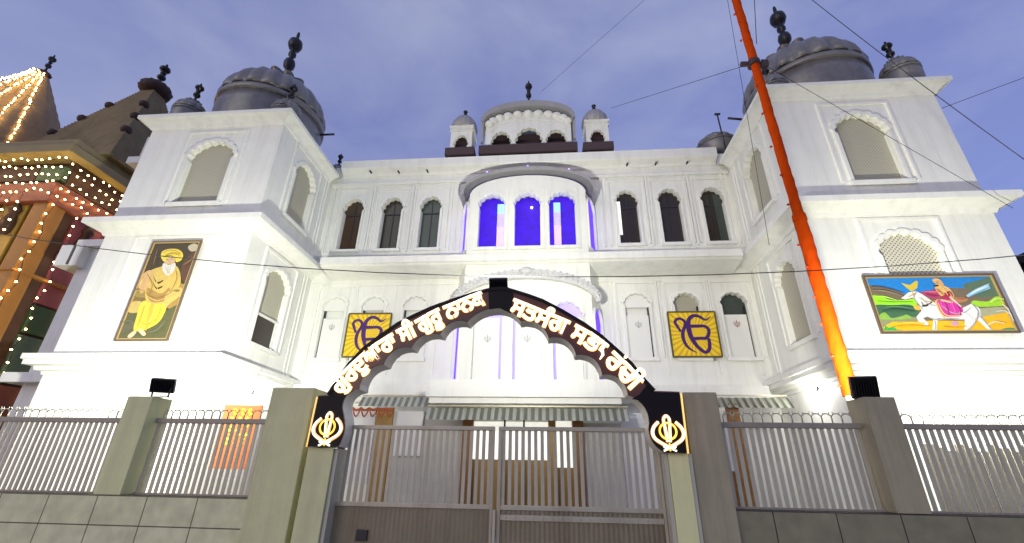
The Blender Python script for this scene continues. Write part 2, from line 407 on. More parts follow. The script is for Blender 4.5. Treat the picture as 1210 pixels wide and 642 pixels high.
def arch_window(P, cx, z0, w, zs, za, kind='pane', pane='dark_pane', lobes=7, inset=.2, frame_w=.09, surround=True, sill=True, bulge=.075, label=None):
    """a window of its own: raised cusped surround and sill; pane set back in the wall"""
    hole = multifoil(cx, z0, w, zs, za, lobes, bulge)
    b = MB().use('white_trim')
    cz = (z0+za)/2
    outer = grow(hole, frame_w, cx, cz)
    inner = grow(hole, .008, cx, cz)
    b.plate(P, outer, [inner], .075, w=.07)
    if surround:
        hw, t = w/2+.26, .07
        for u0, u1, v0, v1 in ((cx-hw-t, cx-hw, z0-.02, za+.42), (cx+hw, cx+hw+t, z0-.02, za+.42), (cx-hw-t, cx+hw+t, za+.42, za+.50)):
            b.pbox(P, u0, u1, v0, v1, -.02, .055)
    if sill: b.pbox(P, cx-w/2-.14, cx+w/2+.14, z0-.13, z0-.015, -.02, .11)
    o = b.build('window', parent=g)
    if label: o['label'] = label
    pb = MB().use(pane)
    grown = grow(hole, .03, cx, cz)
    pb.plate(P, grown, [], .03, w=-inset)
    pn = pb.build('lattice_screen' if pane in ('lattice', 'screen_beige') else 'pane', parent=o)
    return hole, o

# ---- towers
def tower(x0, x1, side, side_name):
    b = MB().use('white_paint')
    cx = (x0+x1)/2
    holesF, holesS = {}, {}
    fx = -11.03 if side_name == 'L' else 9.33
    fw = 1.5 if side_name == 'L' else 1.40
    h, _ = arch_window(F_T, fx, 9.16, fw, 10.85, 11.52, pane='screen_beige', lobes=9, inset=.14, frame_w=.10); topF = [h]
    h, _ = arch_window(side, 12.78, 9.40, 1.24, 11.05, 11.72, pane='screen_beige', lobes=9, inset=.14); topS = [h]
    midF = []
    if side_name == 'R':
        h, _ = arch_window(F_T, fx, 5.0, 1.40, 6.85, 7.45, pane='lattice', lobes=9, inset=.08); midF = [h]
    if side_name == 'L':
        h, wo = arch_window(side, 12.72, 4.98, 1.26, 6.9, 7.46, pane='screen_beige', lobes=9, inset=.12, label='arched side window with its lower half open and dark'); midS = [h]
        d = MB().use('dark_pane'); d.pbox(side, 12.13, 13.2, 5.02, 5.86, -.10, -.07); d.build('dark_opening', parent=wo)
        d = MB().use('shutter_white'); d.pbox(side, 12.08, 13.36, 5.86, 5.93, -.10, -.03); d.pbox(side, 13.2, 13.36, 5.0, 5.86, -.1, -.04); d.build('shutter', parent=wo)
    else:
        h, _ = arch_window(side, 12.58, 5.05, 1.10, 6.85, 7.40, pane='screen_beige', lobes=9, inset=.12); midS = [h]
    b.plate(F_T, [(x0, Z2-.1), (x1, Z2-.1), (x1, Z3-.02), (x0, Z3-.02)], topF, DEP)
    b.plate(F_T, [(x0, Z1-.2), (x1, Z1-.2), (x1, Z2-.1), (x0, Z2-.1)], midF, DEP)
    b.plate(F_T, [(x0, 0), (x1, 0), (x1, Z1-.2), (x0, Z1-.2)], [], DEP)
    y1 = YM+.6
    b.plate(side, [(YT+DEP, Z2-.1), (y1, Z2-.1), (y1, Z3-.02), (YT+DEP, Z3-.02)], topS, DEP)
    b.plate(side, [(YT+DEP, Z1-.2), (y1, Z1-.2), (y1, Z2-.1), (YT+DEP, Z2-.1)], midS, DEP)
    b.plate(side, [(YT+DEP, 0), (y1, 0), (y1, Z1-.2), (YT+DEP, Z1-.2)], [], DEP)
    ox = x0 if side_name == 'L' else x1                      # outer side and back, plain
    if side_name == 'L': b.box(x0, x0+DEP, YT+DEP, 15.8, 0, Z3-.02); b.box(x0+DEP, x1, 15.8-DEP, 15.8, 0, Z3-.02)
    else: b.box(x1-DEP, x1, YT+DEP, 15.8, 0, Z3-.02); b.box(x0, x1-DEP, 15.8-DEP, 15.8, 0, Z3-.02)
    # shallow plaster mouldings on the walls
    b.use('white_trim')
    if side_name == 'L':
        b.pbox(F_T, -12.55, -12.48, 4.4, 7.9, -.02, .03); b.pbox(F_T, -9.7, -9.63, 4.4, 7.9, -.02, .03); b.pbox(F_T, -12.55, -9.63, 7.9, 7.97, -.02, .03)
    b.pbox(F_T, x0, x1, 2.55, 2.62, -.02, .02)
    for yy in (14.1, 14.3): b.pbox(side, yy, yy+.06, Z1, Z2-.3, -.02, .03); b.pbox(side, yy, yy+.06, Z2+.1, Z3-.4, -.02, .03)
    t = b.build('tower', parent=g)
    for z, out, th in ((Z1, .40, .26), (Z2, .46, .17), (Z3, .36, .13)):
        cb = MB().use('white_trim')
        prof = [(-.02, z-th-.26), (.05, z-th-.25), (.09, z-th-.16), (out-.12, z-th-.03), (out-.03, z-th), (out, z-th), (out, z), (-.02, z)]
        if z == Z1: prof = [(-.02, z-.52), (.04, z-.50), (.05, z-.42), (.16, z-.40), (.18, z-.30), (out-.05, z-.28), (out-.05, z-.16), (out, z-.14), (out, z), (.1, z+.05), (-.02, z+.05)]
        yb = YM-.3 if z == Z3 else YM+.1
        cornice_ring(cb, x0, x1, YT, yb, prof)
        cb.build('cornice', parent=t)
    rb = MB().use('porch_grey').box(x0-.30, x1+.30, YT-.30, 15.7, Z3+.002, Z3+.05); rb.build('tower_roof', parent=t)
    return t
tower(LX0, LX1, S_L, 'L'); tower(RX0, RX1, S_R, 'R')

# ---- domes on the towers
def petal(n, amt): return lambda a, z: 1+amt*(abs(math.sin(a*n/2))-.5)
def finial(c, h, r, parent):
    b = MB().use('finial_dark'); f = h
    prof = [(r*1.1, 0), (r*.75, .07*f), (r*.42, .14*f), (r*.34, .24*f), (r*.5, .27*f), (r*.9, .31*f), (r*1.02, .37*f), (r*.85, .43*f), (r*.38, .475*f), (r*.36, .50*f), (r*.68, .53*f), (r*.68, .57*f), (r*.34, .60*f), (r*.34, .63*f), (r*.95, .66*f), (r*1.28, .73*f), (r*1.15, .80*f), (r*.5, .85*f), (r*.28, .87*f), (r*.30, .93*f), (r*.22, .98*f), (r*.05, f)]
    b.lathe(c, prof, 14); return b.build('finial', parent=parent)
def dome(cx, cy, z0, R, H, fin, ribs=20):
    """lotus dome: drum, swelling bowl, collar ring, petalled upper shell"""
    b = MB().use('silver_grey')
    lower = [(.86, 0), (.90, .08), (.945, .20), (.965, .33), (.97, .42), (.96, .50)]
    b.lathe((cx, cy, z0), [(r*R, z*H) for r, z in lower], 64)
    b.lathe((cx, cy, z0), [(.96*R, .50*H), (.995*R, .51*H), (.995*R, .55*H), (.955*R, .56*H)], 64)
    up = [(.955, .575), (.965, .61), (.93, .68), (.86, .75), (.76, .815), (.63, .87), (.48, .915), (.34, .945), (.22, .97)]
    b.lathe((cx, cy, z0), [(r*R, z*H) for r, z in up], 128, petal(ribs, .075))
    b.lathe((cx, cy, z0), [(.34*R, .915*H), (.50*R, .955*H), (.36*R, .985*H), (.12*R, 1.0*H)], 72, petal(12, .2))
    o = b.build('dome', parent=g)
    finial((cx, cy, z0+H*.985), fin[0], fin[1], o)
    return o
dome(-11.33, 13.4, Z3-.35, 2.05, 4.65, (3.3, .24)); dome(9.85, 13.4, Z3-.4, 2.08, 4.6, (3.15, .24))
for x, y in ((-13.05, 11.5), (-9.45, 11.75), (7.65, 11.75), (11.42, 11.3)): dome(x, y, Z3+.05, .54, 1.36, (.95, .12), 12)
dome(-9.0, 15.1, Z3+.05, .40, 1.0, (.7, .09), 12); dome(7.15, 15.35, 13.45, .80, 1.15, (.3, .08), 12)

# ---- main block between the towers
b = MB().use('white_paint')
uh, lh = [], []
for cx, pane in ((-7.70, 'brown_pane'), (-6.09, 'dark_pane'), (-4.53, 'green_pane'), (3.10, 'dark_pane'), (4.68, 'dark_pane'), (6.26, 'dark_pane')):
    h, o = arch_window(F_M, cx, 9.27, .76, 11.0, 11.56, pane=pane, inset=.19); uh.append(h)
    mu = MB().use('wire_dark'); mu.pbox(F_M, cx-.018, cx+.018, 9.29, 11.4, -.185, -.17); mu.pbox(F_M, cx-.36, cx+.36, 10.88, 10.93, -.184, -.165); mu.build('mullion', parent=o)
    if cx == 3.10:
        d = MB().use('lit_white'); d.pbox(F_M, 2.70, 2.86, 9.75, 11.2, -.185, -.15); d.build('room_glow', parent=o)  # lit room behind the pane shown as a glowing strip
    if cx == 6.26:
        d = MB().use('green_pane'); d.pbox(F_M, 6.36, 6.66, 9.28, 11.4, -.18, -.155); d.build('pane_light', parent=o)  # light across this pane put in as a paler strip
def emblem(P, u, v, s, material, parent, w=.02):
    e = MB().use(material)
    e.ribbon(P, [(u+math.cos(a)*s*.42, v+math.sin(a)*s*.42) for a in [2*math.pi*k/16 for k in range(16)]], s*.09, .004, w, True)
    for q in (-1, 1):
        e.ribbon(P, smooth_path([(u+q*s*.55, v+s*.55), (u+q*s*.74, v+s*.1), (u+q*s*.55, v-s*.45), (u, v-s*.85)], 5), s*.12, .004, w+.002)
    e.ribbon(P, [(u, v+s), (u, v-s)], s*.13, .004, w+.004)
    return e.build('emblem', parent=parent)
for cx, pane in ((-7.70, 'shutter_white'), (-6.25, 'shutter_white'), (-4.72, 'shutter_white'), (3.06, 'shutter_white'), (4.72, 'screen_beige'), (6.27, 'green_pane')):
    h, o = arch_window(F_M, cx, 5.07, .80, 6.86, 7.26, pane=pane, inset=.17, surround=cx > 0 or cx < -7); lh.append(h)
    sgn = -1 if cx < 0 else 1
    s = MB().use('shutter_white'); u0, u1 = (cx-.40+.045, cx+.40) if sgn < 0 else (cx-.40, cx+.40-.045)
    s.pbox(F_M, u0, u1, 5.075, 6.52, -.12, -.03)
    sh = s.build('shutter', parent=o)
    if pane != 'green_pane' and pane != 'screen_beige':
        s = MB().use('shutter_white'); s.plate(F_M, [(x, z) for x, z in grow(h, -.004, cx, 6) if z > 6.53]+[], [], .05, w=-.05); s.build('shutter_head', parent=o)
    s = MB().use('wire_dark'); e = u0-.043 if sgn < 0 else u1+.001
    s.pbox(F_M, e, e+.042, 5.09, 6.84, -.16, -.06); s.build('shade_strip', parent=o)  # dark strip put in for the shadow line beside the shutter
    emblem(F_M, cx, 6.2, .13, 'emblem_red' if cx > 6 else 'emblem_grey', sh, w=-.022)
X0, X1, TOP = LX1, RX0, 13.25
b.plate(F_M, [(X0, 8.2), (X1, 8.2), (X1, TOP-.05), (X0, TOP-.05)], uh+[[(-2.9, 8.6), (1.5, 8.6), (1.5, 11), (-2.9, 11)]], DEP)
b.plate(F_M, [(X0, 3.9), (X1, 3.9), (X1, 8.2), (X0, 8.2)], lh+[[(-2.9, 4.1), (1.5, 4.1), (1.5, 7.2), (-2.9, 7.2)]], DEP)
b.plate(F_M, [(X0, 0), (X1, 0), (X1, 3.9), (X0, 3.9)], [], DEP)
b.box(X0+.0, X1, YM+DEP+1.2, YM+DEP+1.3, 3.9, 13.0)              # inner wall behind the bay
b.box(LX0, LX0+.25, 15.8, 26, 0, 12.4); b.box(RX1-.25, RX1, 15.8, 26, 0, 12.4); b.box(LX0, RX1, 26, 26.25, 0, 12.4)
b.box(LX0, RX1, YM+.3, 26, 13.0, 13.1)
# pilasters and string courses of the main wall
b.use('white_trim')
for u in (-8.62, -8.45, -6.92, -5.33, -3.72, -3.5, 2.15, 2.35, 3.88, 5.46, 6.72, 6.9):
    b.pbox(F_M, u-.04, u+.04, 9.15, 12.2, -.02, .06)
b.pbox(F_M, X0+.02, X1-.02, 12.2, 12.32, -.02, .10); b.pbox(F_M, X0+.02, X1-.02, 12.36, 12.42, -.02, .06)
for u in (-8.4, -6.95, -5.5, -3.9, 2.2, 3.85, 5.5, 6.75): b.pbox(F_M, u-.03, u+.03, 4.5, 7.75, -.02, .035)
b.pbox(F_M, X0+.02, X1-.02, 7.75, 7.83, -.02, .05)
wall = b.build('main_wall', parent=g)
# top parapet cornice, middle ledge, lower ledge
c = MB().use('white_trim')
c.extrude_poly([(X0+.4, YM+.1, TOP-.62), (X0+.4, YM-.05, TOP-.6), (X0+.4, YM-.10, TOP-.5), (X0+.4, 14.33, TOP-.40), (X0+.4, 14.3, TOP-.36), (X0+.4, 14.3, TOP), (X0+.4, YM+.4, TOP)], (X1-X0-.8, 0, 0))
c.build('parapet', parent=wall)
c = MB().use('white_trim')
c.extrude_poly([(-8.03, YM-.003, 7.98), (-8.03, YM-.15, 8.02), (-8.03, 13.9, 8.10), (-8.03, 13.72, 8.14), (-8.03, 13.68, 8.18), (-8.03, 13.6, 8.2), (-8.03, 13.6, 8.45), (-8.03, YM-.003, 8.47)], (14.48, 0, 0))
c.build('ledge', parent=wall)
c = MB().use('white_trim')
c.extrude_poly([(X0+.4, YM-.003, 3.55), (X0+.4, 14.4, 3.58), (X0+.4, 14.3, 3.72), (X0+.4, 14.25, 3.74), (X0+.4, 14.25, 4.10), (X0+.4, YM-.003, 4.16)], (X1-X0-.8, 0, 0))
c.build('ledge', parent=wall)
for px, py in ((438, 203), (471, 203), (505, 202), (741, 194), (775, 193), (812, 192)):
    x, z = at(px, py, 14.3)
    s = MB().use('wire_dark').tube([(x, 14.40, z), (x, 14.24, z-.01)], .035, 8); s.build('spout', parent=g)
for px, py, mm in ((422, 320, 'led_violet'), (458, 320, 'led_violet'), (500, 321, 'wire_dark'), (680, 317, 'led_violet'), (757, 314, 'led_white'), (795, 316, 'led_violet'), (840, 315, 'led_violet')):
    x, z = at(px, py, 14.57); MB().use(mm).sphere((x, 14.57, z), .03, 1).build('spot_lamp', parent=g)

# ---- bay with violet windows (upper) and white shutters (lower)
BX0, BX1 = -2.82, 1.45
WL, WR = (-3.20, YM), (1.83, YM)
def facet(p, q):
    d = Vector((q[0]-p[0], q[1]-p[1], 0)); n = Vector((d.y, -d.x, 0)).normalized()
    return Plane((p[0], p[1], 0), d, n), d.length
bay = MB().use('white_paint')
holes = []
for cx in (-1.975, -.665, .585):
    h, o = arch_window(F_B, cx, 8.80, .92, 10.50, 10.98, pane='purple_lit', inset=.32, surround=False, frame_w=.08); holes.append(h)
    bb = MB().use('white_trim')
    for u in (cx-.56, cx+.56): bb.pbox(F_B, u-.05, u+.05, 8.75, 11.2, -.02, .05)
    bb.build('pilaster', parent=o)
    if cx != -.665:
        q = .21 if cx < -1 else -.27; tb = MB().use('glow_pink').pbox(F_B, cx+q-.03, cx+q+.22, 8.82, 9.75, -.30, -.20); tb.use('glow_violet').pbox(F_B, cx+q-.03, cx+q+.22, 9.752, 10.3, -.30, -.20); tb.use('glow_cyan').pbox(F_B, cx+q-.03, cx+q+.22, 10.302, 10.72, -.30, -.20)
        tb.build('glow_column', parent=o)  # light falling on the column put in as stacked emissive colours
arc = lambda r, z0, n=20: [(-.68+2.18*math.cos(math.pi*k/n)*1.0, z0+r*math.sin(math.pi*k/n)**.8) for k in range(n+1)]
bay.plate(F_B, [(BX0, 8.0), (BX1, 8.0), (BX1, 10.85)]+arc(1.0, 10.85)[1:-1]+[(BX0, 10.85)], holes, .2)
lowh = []
for cx, w in ((-1.95, .92), (-.665, .92), (.62, .92)):
    h, o = arch_window(F_B, cx, 4.15, w, 6.15, 6.68, pane='violet_pale', inset=.16, surround=False, frame_w=.07); lowh.append(h)
    s = MB().use('shutter_white'); off = -.05 if cx < -1 else .05
    s.pbox(F_B, cx-w/2+.045+off*.7, cx+w/2-.045+off*.7, 4.16, 6.2, -.10, -.03); s.build('shutter', parent=o)
    emblem(F_B, cx, 5.5, .13, 'emblem_grey', o, w=-.02)
bay.plate(F_B, [(BX0, 3.9), (BX1, 3.9), (BX1, 8.0), (BX0, 8.0)], lowh, .2)
for p, q, z0s in ((WL, (BX0, YB), 1), ((BX1, YB), WR, 1)):
    Pf, L = facet(p, q); hs = []
    for z0, zs, za in ((8.8, 10.4, 10.9), (4.15, 6.1, 6.6)):
        h, o = arch_window(Pf, L/2, z0, .74, zs, za, pane='purple_edge', inset=.03, surround=False, frame_w=.06, sill=False, lobes=5, bulge=.02); hs.append(h)
    bay.plate(Pf, [(0.01, 3.9), (L-.01, 3.9), (L-.01, 11.0), (0.01, 11.0)], hs, .15)
bo = bay.build('bay', parent=g)
# room behind the violet windows: columns and a lamp
for x, z, r, mm in ((-.52, 10.58, .045, 'led_white'),):
    MB().use(mm).sphere((x, YB+.27, z), r, 2).build('lamp_bulb', parent=bo)
# arched roof of the bay, grey on top
n = 24; inn = [(-.66+2.36*math.cos(math.pi*k/n), 10.72+.82*math.sin(math.pi*k/n)**.85) for k in range(n+1)]
out = [(-.66+2.50*math.cos(math.pi*k/n), 10.66+1.22*math.sin(math.pi*k/n)**.85) for k in range(n+1)]
kq = 1.02
inn = [(-.66+(x+.66)*kq, 1.72+(z-1.6)*kq+.06+.13*math.sin(math.pi*k/24)) for k, (x, z) in enumerate(inn)]; out = [(-.66+(x+.66)*kq, 1.72+(z-1.6)*kq) for x, z in out]
rf = MB().use('eave_grey').extrude_poly([(x, 13.70, z) for x, z in out+inn[::-1]], (0, .95, 0))
rf = rf.build('bay_roof', parent=bo)
for k in (7, 12, 17):
    MB().use('led_violet').sphere((out[k][0], 13.74, out[k][1]+.04), .035, 1).build('spot_lamp', parent=g)
# carved plaster arch over the lower bay
cv = MB().use('carving')
oa = [(-.70+2.45*math.cos(math.pi*k/32), 6.72+1.12*math.sin(math.pi*k/32)) for k in range(33)]
ia = [(-.70+2.30*math.cos(math.pi*k/32), 6.62+.92*math.sin(math.pi*k/32)) for k in range(33)]
cv.extrude_poly([(x, 13.62, z) for x, z in oa+ia[::-1]], (0, .175, 0))
for k in range(1, 32):
    x, z = (oa[k][0]+ia[k][0])/2, (oa[k][1]+ia[k][1])/2
    cv.sphere((x, 13.61, z), .075, 2, (1, .5, 1)); cv.sphere((oa[k][0], 13.63, oa[k][1]), .05, 1, (1, .6, 1))
cv.sphere((-.70, 13.6, 7.80), .16, 2, (1.3, .5, .8))
cv.build('carved_arch', parent=bo)

# ---- roof pavilion and kiosks
def cusp_opening(cx, z0, w, za): return multifoil(cx, z0, w, z0+.12, za, 7, .07, .05)
YP = 14.55
FP = front(YP)
p = MB().use('maroon_dark').box(-2.72, 1.33, YP-.16, YP+2.2, 13.46, 13.88)
pv = p.build('roof_pavilion', parent=g)
hs = [cusp_opening(-1.82, 13.93, .74, 14.70), cusp_opening(-.66, 13.93, 1.0, 14.84), cusp_opening(.48, 13.93, .74, 14.68)]
w_ = MB().use('white_paint'); ar = [(-.69+1.80*math.cos(math.pi*k/20), 15.0+.72*math.sin(math.pi*k/20)**.9) for k in range(21)]
w_.plate(FP, [(-2.49, 13.885), (1.11, 13.885)]+ar, hs, .2)
w_.box(-2.49, -2.29, YP+.2, YP+2, 13.885, 15.0); w_.box(.91, 1.11, YP+.2, YP+2, 13.885, 15.0)
w_.use('white_trim')
for k in range(1, 12):     # scalloped brackets under the eave
    x, z = -.69+1.72*math.cos(math.pi*k/12), 14.98+.70*math.sin(math.pi*k/12)**.9
    w_.sphere((x, YP-.02, z-.06), .19, 2, (1.1, .8, .9))
w_.ribbon(FP, [(-.69+1.55*math.cos(math.pi*k/20), 14.72+.56*math.sin(math.pi*k/20)) for k in range(21)], .07, .05, .04)
w_.build('pavilion_wall', parent=pv)
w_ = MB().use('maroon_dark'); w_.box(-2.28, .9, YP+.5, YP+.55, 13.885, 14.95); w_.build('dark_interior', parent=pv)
r2 = MB().use('eave_grey')
oo = [(-.69+1.98*math.cos(math.pi*k/24), 15.20+.98*math.sin(math.pi*k/24)**.9) for k in range(25)]
ii = [(-.69+1.86*math.cos(math.pi*k/24), 15.08+.80*math.sin(math.pi*k/24)**.9) for k in range(25)]
r2.extrude_poly([(x, YP-.22, z) for x, z in oo+ii[::-1]], (0, 2.5, 0))
for s_ in (-1, 1): r2.box(-.69+s_*1.93-.05, -.69+s_*1.93+.05, YP-.12, YP+.05, 14.1, 15.25)
r2.build('pavilion_roof', parent=pv)
finial((-.66, YP-.05, 16.1), 1.4, .125, pv)
def kiosk(cx):
    b = MB().use('maroon_dark').box(cx-.62, cx+.60, YP-.12, YP+1.1, 13.5, 13.86)
    k = b.build('roof_kiosk', parent=g)
    w = MB().use('white_paint')
    w.plate(FP, [(cx-.46, 13.865), (cx+.46, 13.865), (cx+.46, 15.0), (cx-.46, 15.0)], [cusp_opening(cx, 13.93, .50, 14.60)], .15)
    w.box(cx-.46, cx-.32, YP+.15, YP+.9, 13.865, 15.0); w.box(cx+.32, cx+.46, YP+.15, YP+.9, 13.865, 15.0)
    w.use('white_trim').box(cx-.52, cx+.52, YP-.06, YP+.95, 15.003, 15.10)
    w.pbox(FP, cx-.50, cx+.5, 14.80, 14.86, 0, .05)
    w.build('kiosk_wall', parent=k)
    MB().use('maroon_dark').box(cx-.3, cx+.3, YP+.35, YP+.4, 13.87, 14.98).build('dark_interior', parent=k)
    d = MB().use('eave_grey')
    d.lathe((cx, YP+.44, 15.10), [(.54, 0), (.57, .10), (.56, .28), (.50, .48), (.38, .68), (.22, .84), (.08, .94)], 48, petal(16, .07))
    d.build('kiosk_dome', parent=k)
    finial((cx, YP+.44, 16.0), .42, .08, k)
kiosk(-3.52); kiosk(2.18)

# ---- porch at the foot: slab, awnings, doors
s = MB().use('white_trim').box(-3.42, 2.02, 12.4, 13.78, 3.46, 3.93)
s.use('white_paint').box(-3.34, 1.94, 12.5, 13.78, 3.30, 3.457)
s.build('canopy_slab', parent=g)
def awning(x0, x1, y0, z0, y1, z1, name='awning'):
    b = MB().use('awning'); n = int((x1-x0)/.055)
    top, bot = [], []
    for k in range(n+1):
        x = x0+(x1-x0)*k/n; h = .04*math.sin(2*math.pi*x/.20)
        top.append(b.bm.verts.new((x, y0+h, z0))); bot.append(b.bm.verts.new((x, y1+h, z1)))
    for k in range(n):
        f = b.bm.faces.new((top[k], top[k+1], bot[k+1], bot[k])); f.smooth = True
    r = bmesh.ops.solidify(b.bm, geom=list(b.bm.faces), thickness=.006)
    o = b.build(name, parent=g, recalc=True)
    MB().use('gate_paint').box(x0, x1, y0-.02, y0+.03, z0+.035, z0+.075).build('awning_rail', parent=o)
    return o
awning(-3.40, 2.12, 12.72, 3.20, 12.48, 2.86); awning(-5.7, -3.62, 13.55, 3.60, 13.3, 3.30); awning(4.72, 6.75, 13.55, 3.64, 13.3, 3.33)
w = MB().use('porch_wall')
YD = 13.95
def pw(px0, px1, z0, z1, material, name, Y, th=.08, py=520):
    x0, x1 = at(px0, py, Y)[0], at(px1, py, Y)[0]
    return MB().use(material).box(x0, x1, Y, Y+th, z0, z1, .01).build(name, parent=g)
pw(412, 440, 1.2, 3.3, 'porch_wall', 'notice_board', 13.6); pw(441, 461, .6, 3.3, 'wood_yellow', 'door_panel', 13.62); pw(462, 500, .6, 3.2, 'porch_grey', 'shutter', 13.62)
pw(466, 498, 1.95, 3.2, 'porch_wall', 'notice_board', 13.52)
pw(500, 546, .1, 2.95, 'porch_grey', 'shutter', 13.5)
pw(546, 558, 0, 3.0, 'wood', 'porch_post', 13.3, .25); pw(559, 648, 1.9, 2.92, 'lit_white', 'porch_glow', 13.5); pw(559, 648, .1, 1.9, 'wood_yellow', 'entrance_door', 13.5)  # glowing panels added in place of the porch's own lighting
pw(648, 657, 0, 3.0, 'wood_yellow', 'porch_post', 13.3, .25); pw(657, 677, .1, 1.72, 'wood_yellow', 'entrance_door', 13.5); pw(657, 676, 1.72, 2.95, 'lit_white', 'porch_glow', 13.5)
pw(677, 690, 0, 3.0, 'wood', 'porch_post', 13.3, .25); pw(690, 735, .1, 2.9, 'porch_grey', 'shutter', 13.5); pw(735, 790, .1, 3.2, 'porch_wall', 'door_panel', 13.6)
pw(848, 866, .1, 1.7, 'wood', 'door_panel', 13.6, py=530); pw(848, 866, 1.7, 3.2, 'porch_wall', 'notice_board', 13.62, py=500); pw(867, 880, 0, 3.45, 'wood', 'porch_post', 13.4, .25)
for k, px in enumerate((595, 618)):
    x = at(px, 520, 13.4)[0]; MB().use('wire_dark').box(x, x+.05, 13.38, 13.44, .2, 3.0).build('door_rail', parent=g)
# rear wing that shows past the left tower, with its own little kiosk
rw = MB().use('white_paint').box(-16.75, -13.61, 13.1, 17, 0, 9.0).box(-16.2, -13.61, 13.1, 17, 9.0, 12.6)
rw.use('white_trim').box(-16.95, -13.61, 12.9, 17, 8.75, 9.02).box(-16.5, -13.61, 12.9, 17, 12.45, 12.75).box(-17.2, -13.61, 12.75, 17, 3.9, 4.2)
rw.box(-17.35, -16.5, 12.8, 13.6, 7.95, 8.75); rw.use('dark_pane').box(-16.85, -16.78, 12.77, 12.80, 7.98, 8.7)
rw = rw.build('rear_wing', parent=g)
k = MB().use('white_paint'); k.plate(front(13.2), [(-16.4, 12.76), (-15.5, 12.76), (-15.5, 14.0), (-16.4, 14.0)], [cusp_opening(-15.9, 12.9, .5, 13.4)], .2)
k.box(-16.4, -16.2, 13.4, 14.2, 12.76, 14.0); k.use('maroon_dark').box(-16.2, -15.5, 13.9, 13.95, 12.8, 13.9); k.build('wing_kiosk', parent=rw)
# rods on the roof edge
MB().use('wire_dark').tube([(-9.6, 14.0, 14.45), (-8.85, 14.0, 14.45)], .045, 8).build('rod', parent=g)
MB().use('wire_dark').tube([(7.2, 14.0, 14.40), (7.85, 14.0, 14.28)], .045, 8).build('rod', parent=g)
MB().use('wire_dark').tube([(7.15, 14.6, 13.3), (7.12, 14.6, 15.2)], .03, 8).box(7.02, 7.24, 14.57, 14.63, 15.15, 15.22).build('aerial', parent=g)

# ================================================================== BOUNDARY: walls, posts, fence, gate
YF = 6.0
def low_wall(name, x0, x1, tile, label, tx):
    b = MB().use(tile).box(x0, x1, YF, YF+.34, -.0, 1.235, .008)
    ox = (tx, 0, .895-.335*3)                      # tile grid starts on a joint
    return tag(b.build(name, origin=ox), label, 'wall')
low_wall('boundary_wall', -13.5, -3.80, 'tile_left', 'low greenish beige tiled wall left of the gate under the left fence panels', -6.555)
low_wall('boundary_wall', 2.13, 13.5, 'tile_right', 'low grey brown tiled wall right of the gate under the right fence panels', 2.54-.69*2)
def post(x0, x1, y0, y1, z0, z1, m, label, name='fence_post', cap=True):
    b = MB().use(m).box(x0, x1, y0, y1, z0, z1-.0, .012)
    return tag(b.build(name), label, 'post')
post(-5.95, -5.57, YF+.002, YF+.36, 1.237, 2.485, 'post_beige', 'pale beige concrete fence post carrying a floodlight on the left')
post(3.90, 4.27, YF+.002, YF+.36, 1.237, 2.52, 'post_brown', 'grey brown concrete fence post carrying a floodlight on the right')
tag(MB().use('pillar_left').box(-3.79, -3.19, 5.94, 6.5, 0, 2.60, .015).build('gate_pillar'), 'broad olive beige gate pillar standing left of the lit arch', 'pillar')
tag(MB().use('post_brown').box(1.70, 2.12, 5.94, 6.5, 0, 2.56, .015).build('gate_pillar'), 'smooth grey brown gate pillar standing right of the lit arch', 'pillar')
def sign_pillar(x0, x1, jamb, m, label):
    p = MB().use(m).box(x0, x1, 5.90, 6.3, 0, 1.835, .008).build('arch_pillar'); tag(p, label, 'pillar')
    MB().use('jamb_light').box(jamb, jamb+.045, 5.93, 6.25, 0, 1.83).build('jamb', parent=p)
    return p
sign_pillar(-3.10, -2.76, -2.755, 'pillar_left', 'narrow dull olive pillar under the left foot of the arch')
rp = sign_pillar(1.42, 1.655, 1.37, 'post_beige', 'narrow pale beige pillar under the right foot of the arch')
MB().use('jamb_light').box(1.658, 1.695, 5.91, 6.2, 0, 1.83).build('edge_trim', parent=rp)

def bars(b, x0, x1, z0, z1, y, pitch, wid, th=.012, skip=None):
    n = max(1, round((x1-x0)/pitch)); p = (x1-x0)/n
    for k in range(n+1):
        x = x0+k*p
        b.box(x-wid/2, x+wid/2, y-th/2+.0006*(k % 3), y+th/2+.0006*(k % 3), z0, z1, .003)
def fence(x0, x1, ztop, label):
    y = YF+.17
    t = empty('steel_fence', ((x0+x1)/2, y, 1.24), label, 'fence', 'steel fence panels on the boundary wall')
    b = MB().use('fence_paint'); bars(b, x0+.05, x1-.05, 1.25, ztop-.03, y, .084, .049); b.build('bars', parent=t)
    b = MB().use('rail_paint'); b.box(x0, x1, y-.028, y+.028, ztop-.045, ztop+.02, .006); b.build('top_rail', parent=t); MB().use('rail_paint').box(x0, x1, y-.022, y+.022, 1.237, 1.262, .004).build('bottom_rail', parent=t)
    b = MB().use('fence_paint'); n = int((x1-x0)/.125)
    for k in range(n):
        cx = x0+.08+(x1-x0-.16)*(k+.5)/n
        pts = [(cx-.062, y, ztop+.015), (cx-.062, y, ztop+.07)]+[(cx-.062*math.cos(math.pi*j/8), y, ztop+.08+.055*math.sin(math.pi*j/8)) for j in range(9)]+[(cx+.062, y, ztop+.07), (cx+.062, y, ztop+.015)]
        b.tube(pts, .0075, 6)
        for q in (-1, 1): b.tube([(cx+q*.03, y, ztop+.12), (cx+q*.045, y-.01, ztop+.16)], [.007, .003], 5)
    b.build('spiked_loops', parent=t)
    return t
fence(-13.4, -5.98, 2.185, 'steel bar fence panel with looped top, left of the left floodlight post')
fence(-5.54, -3.82, 2.185, 'steel bar fence panel between the left floodlight post and the gate pillar')
fence(2.15, 3.88, 2.20, 'steel bar fence panel between the right gate pillar and the right floodlight post')
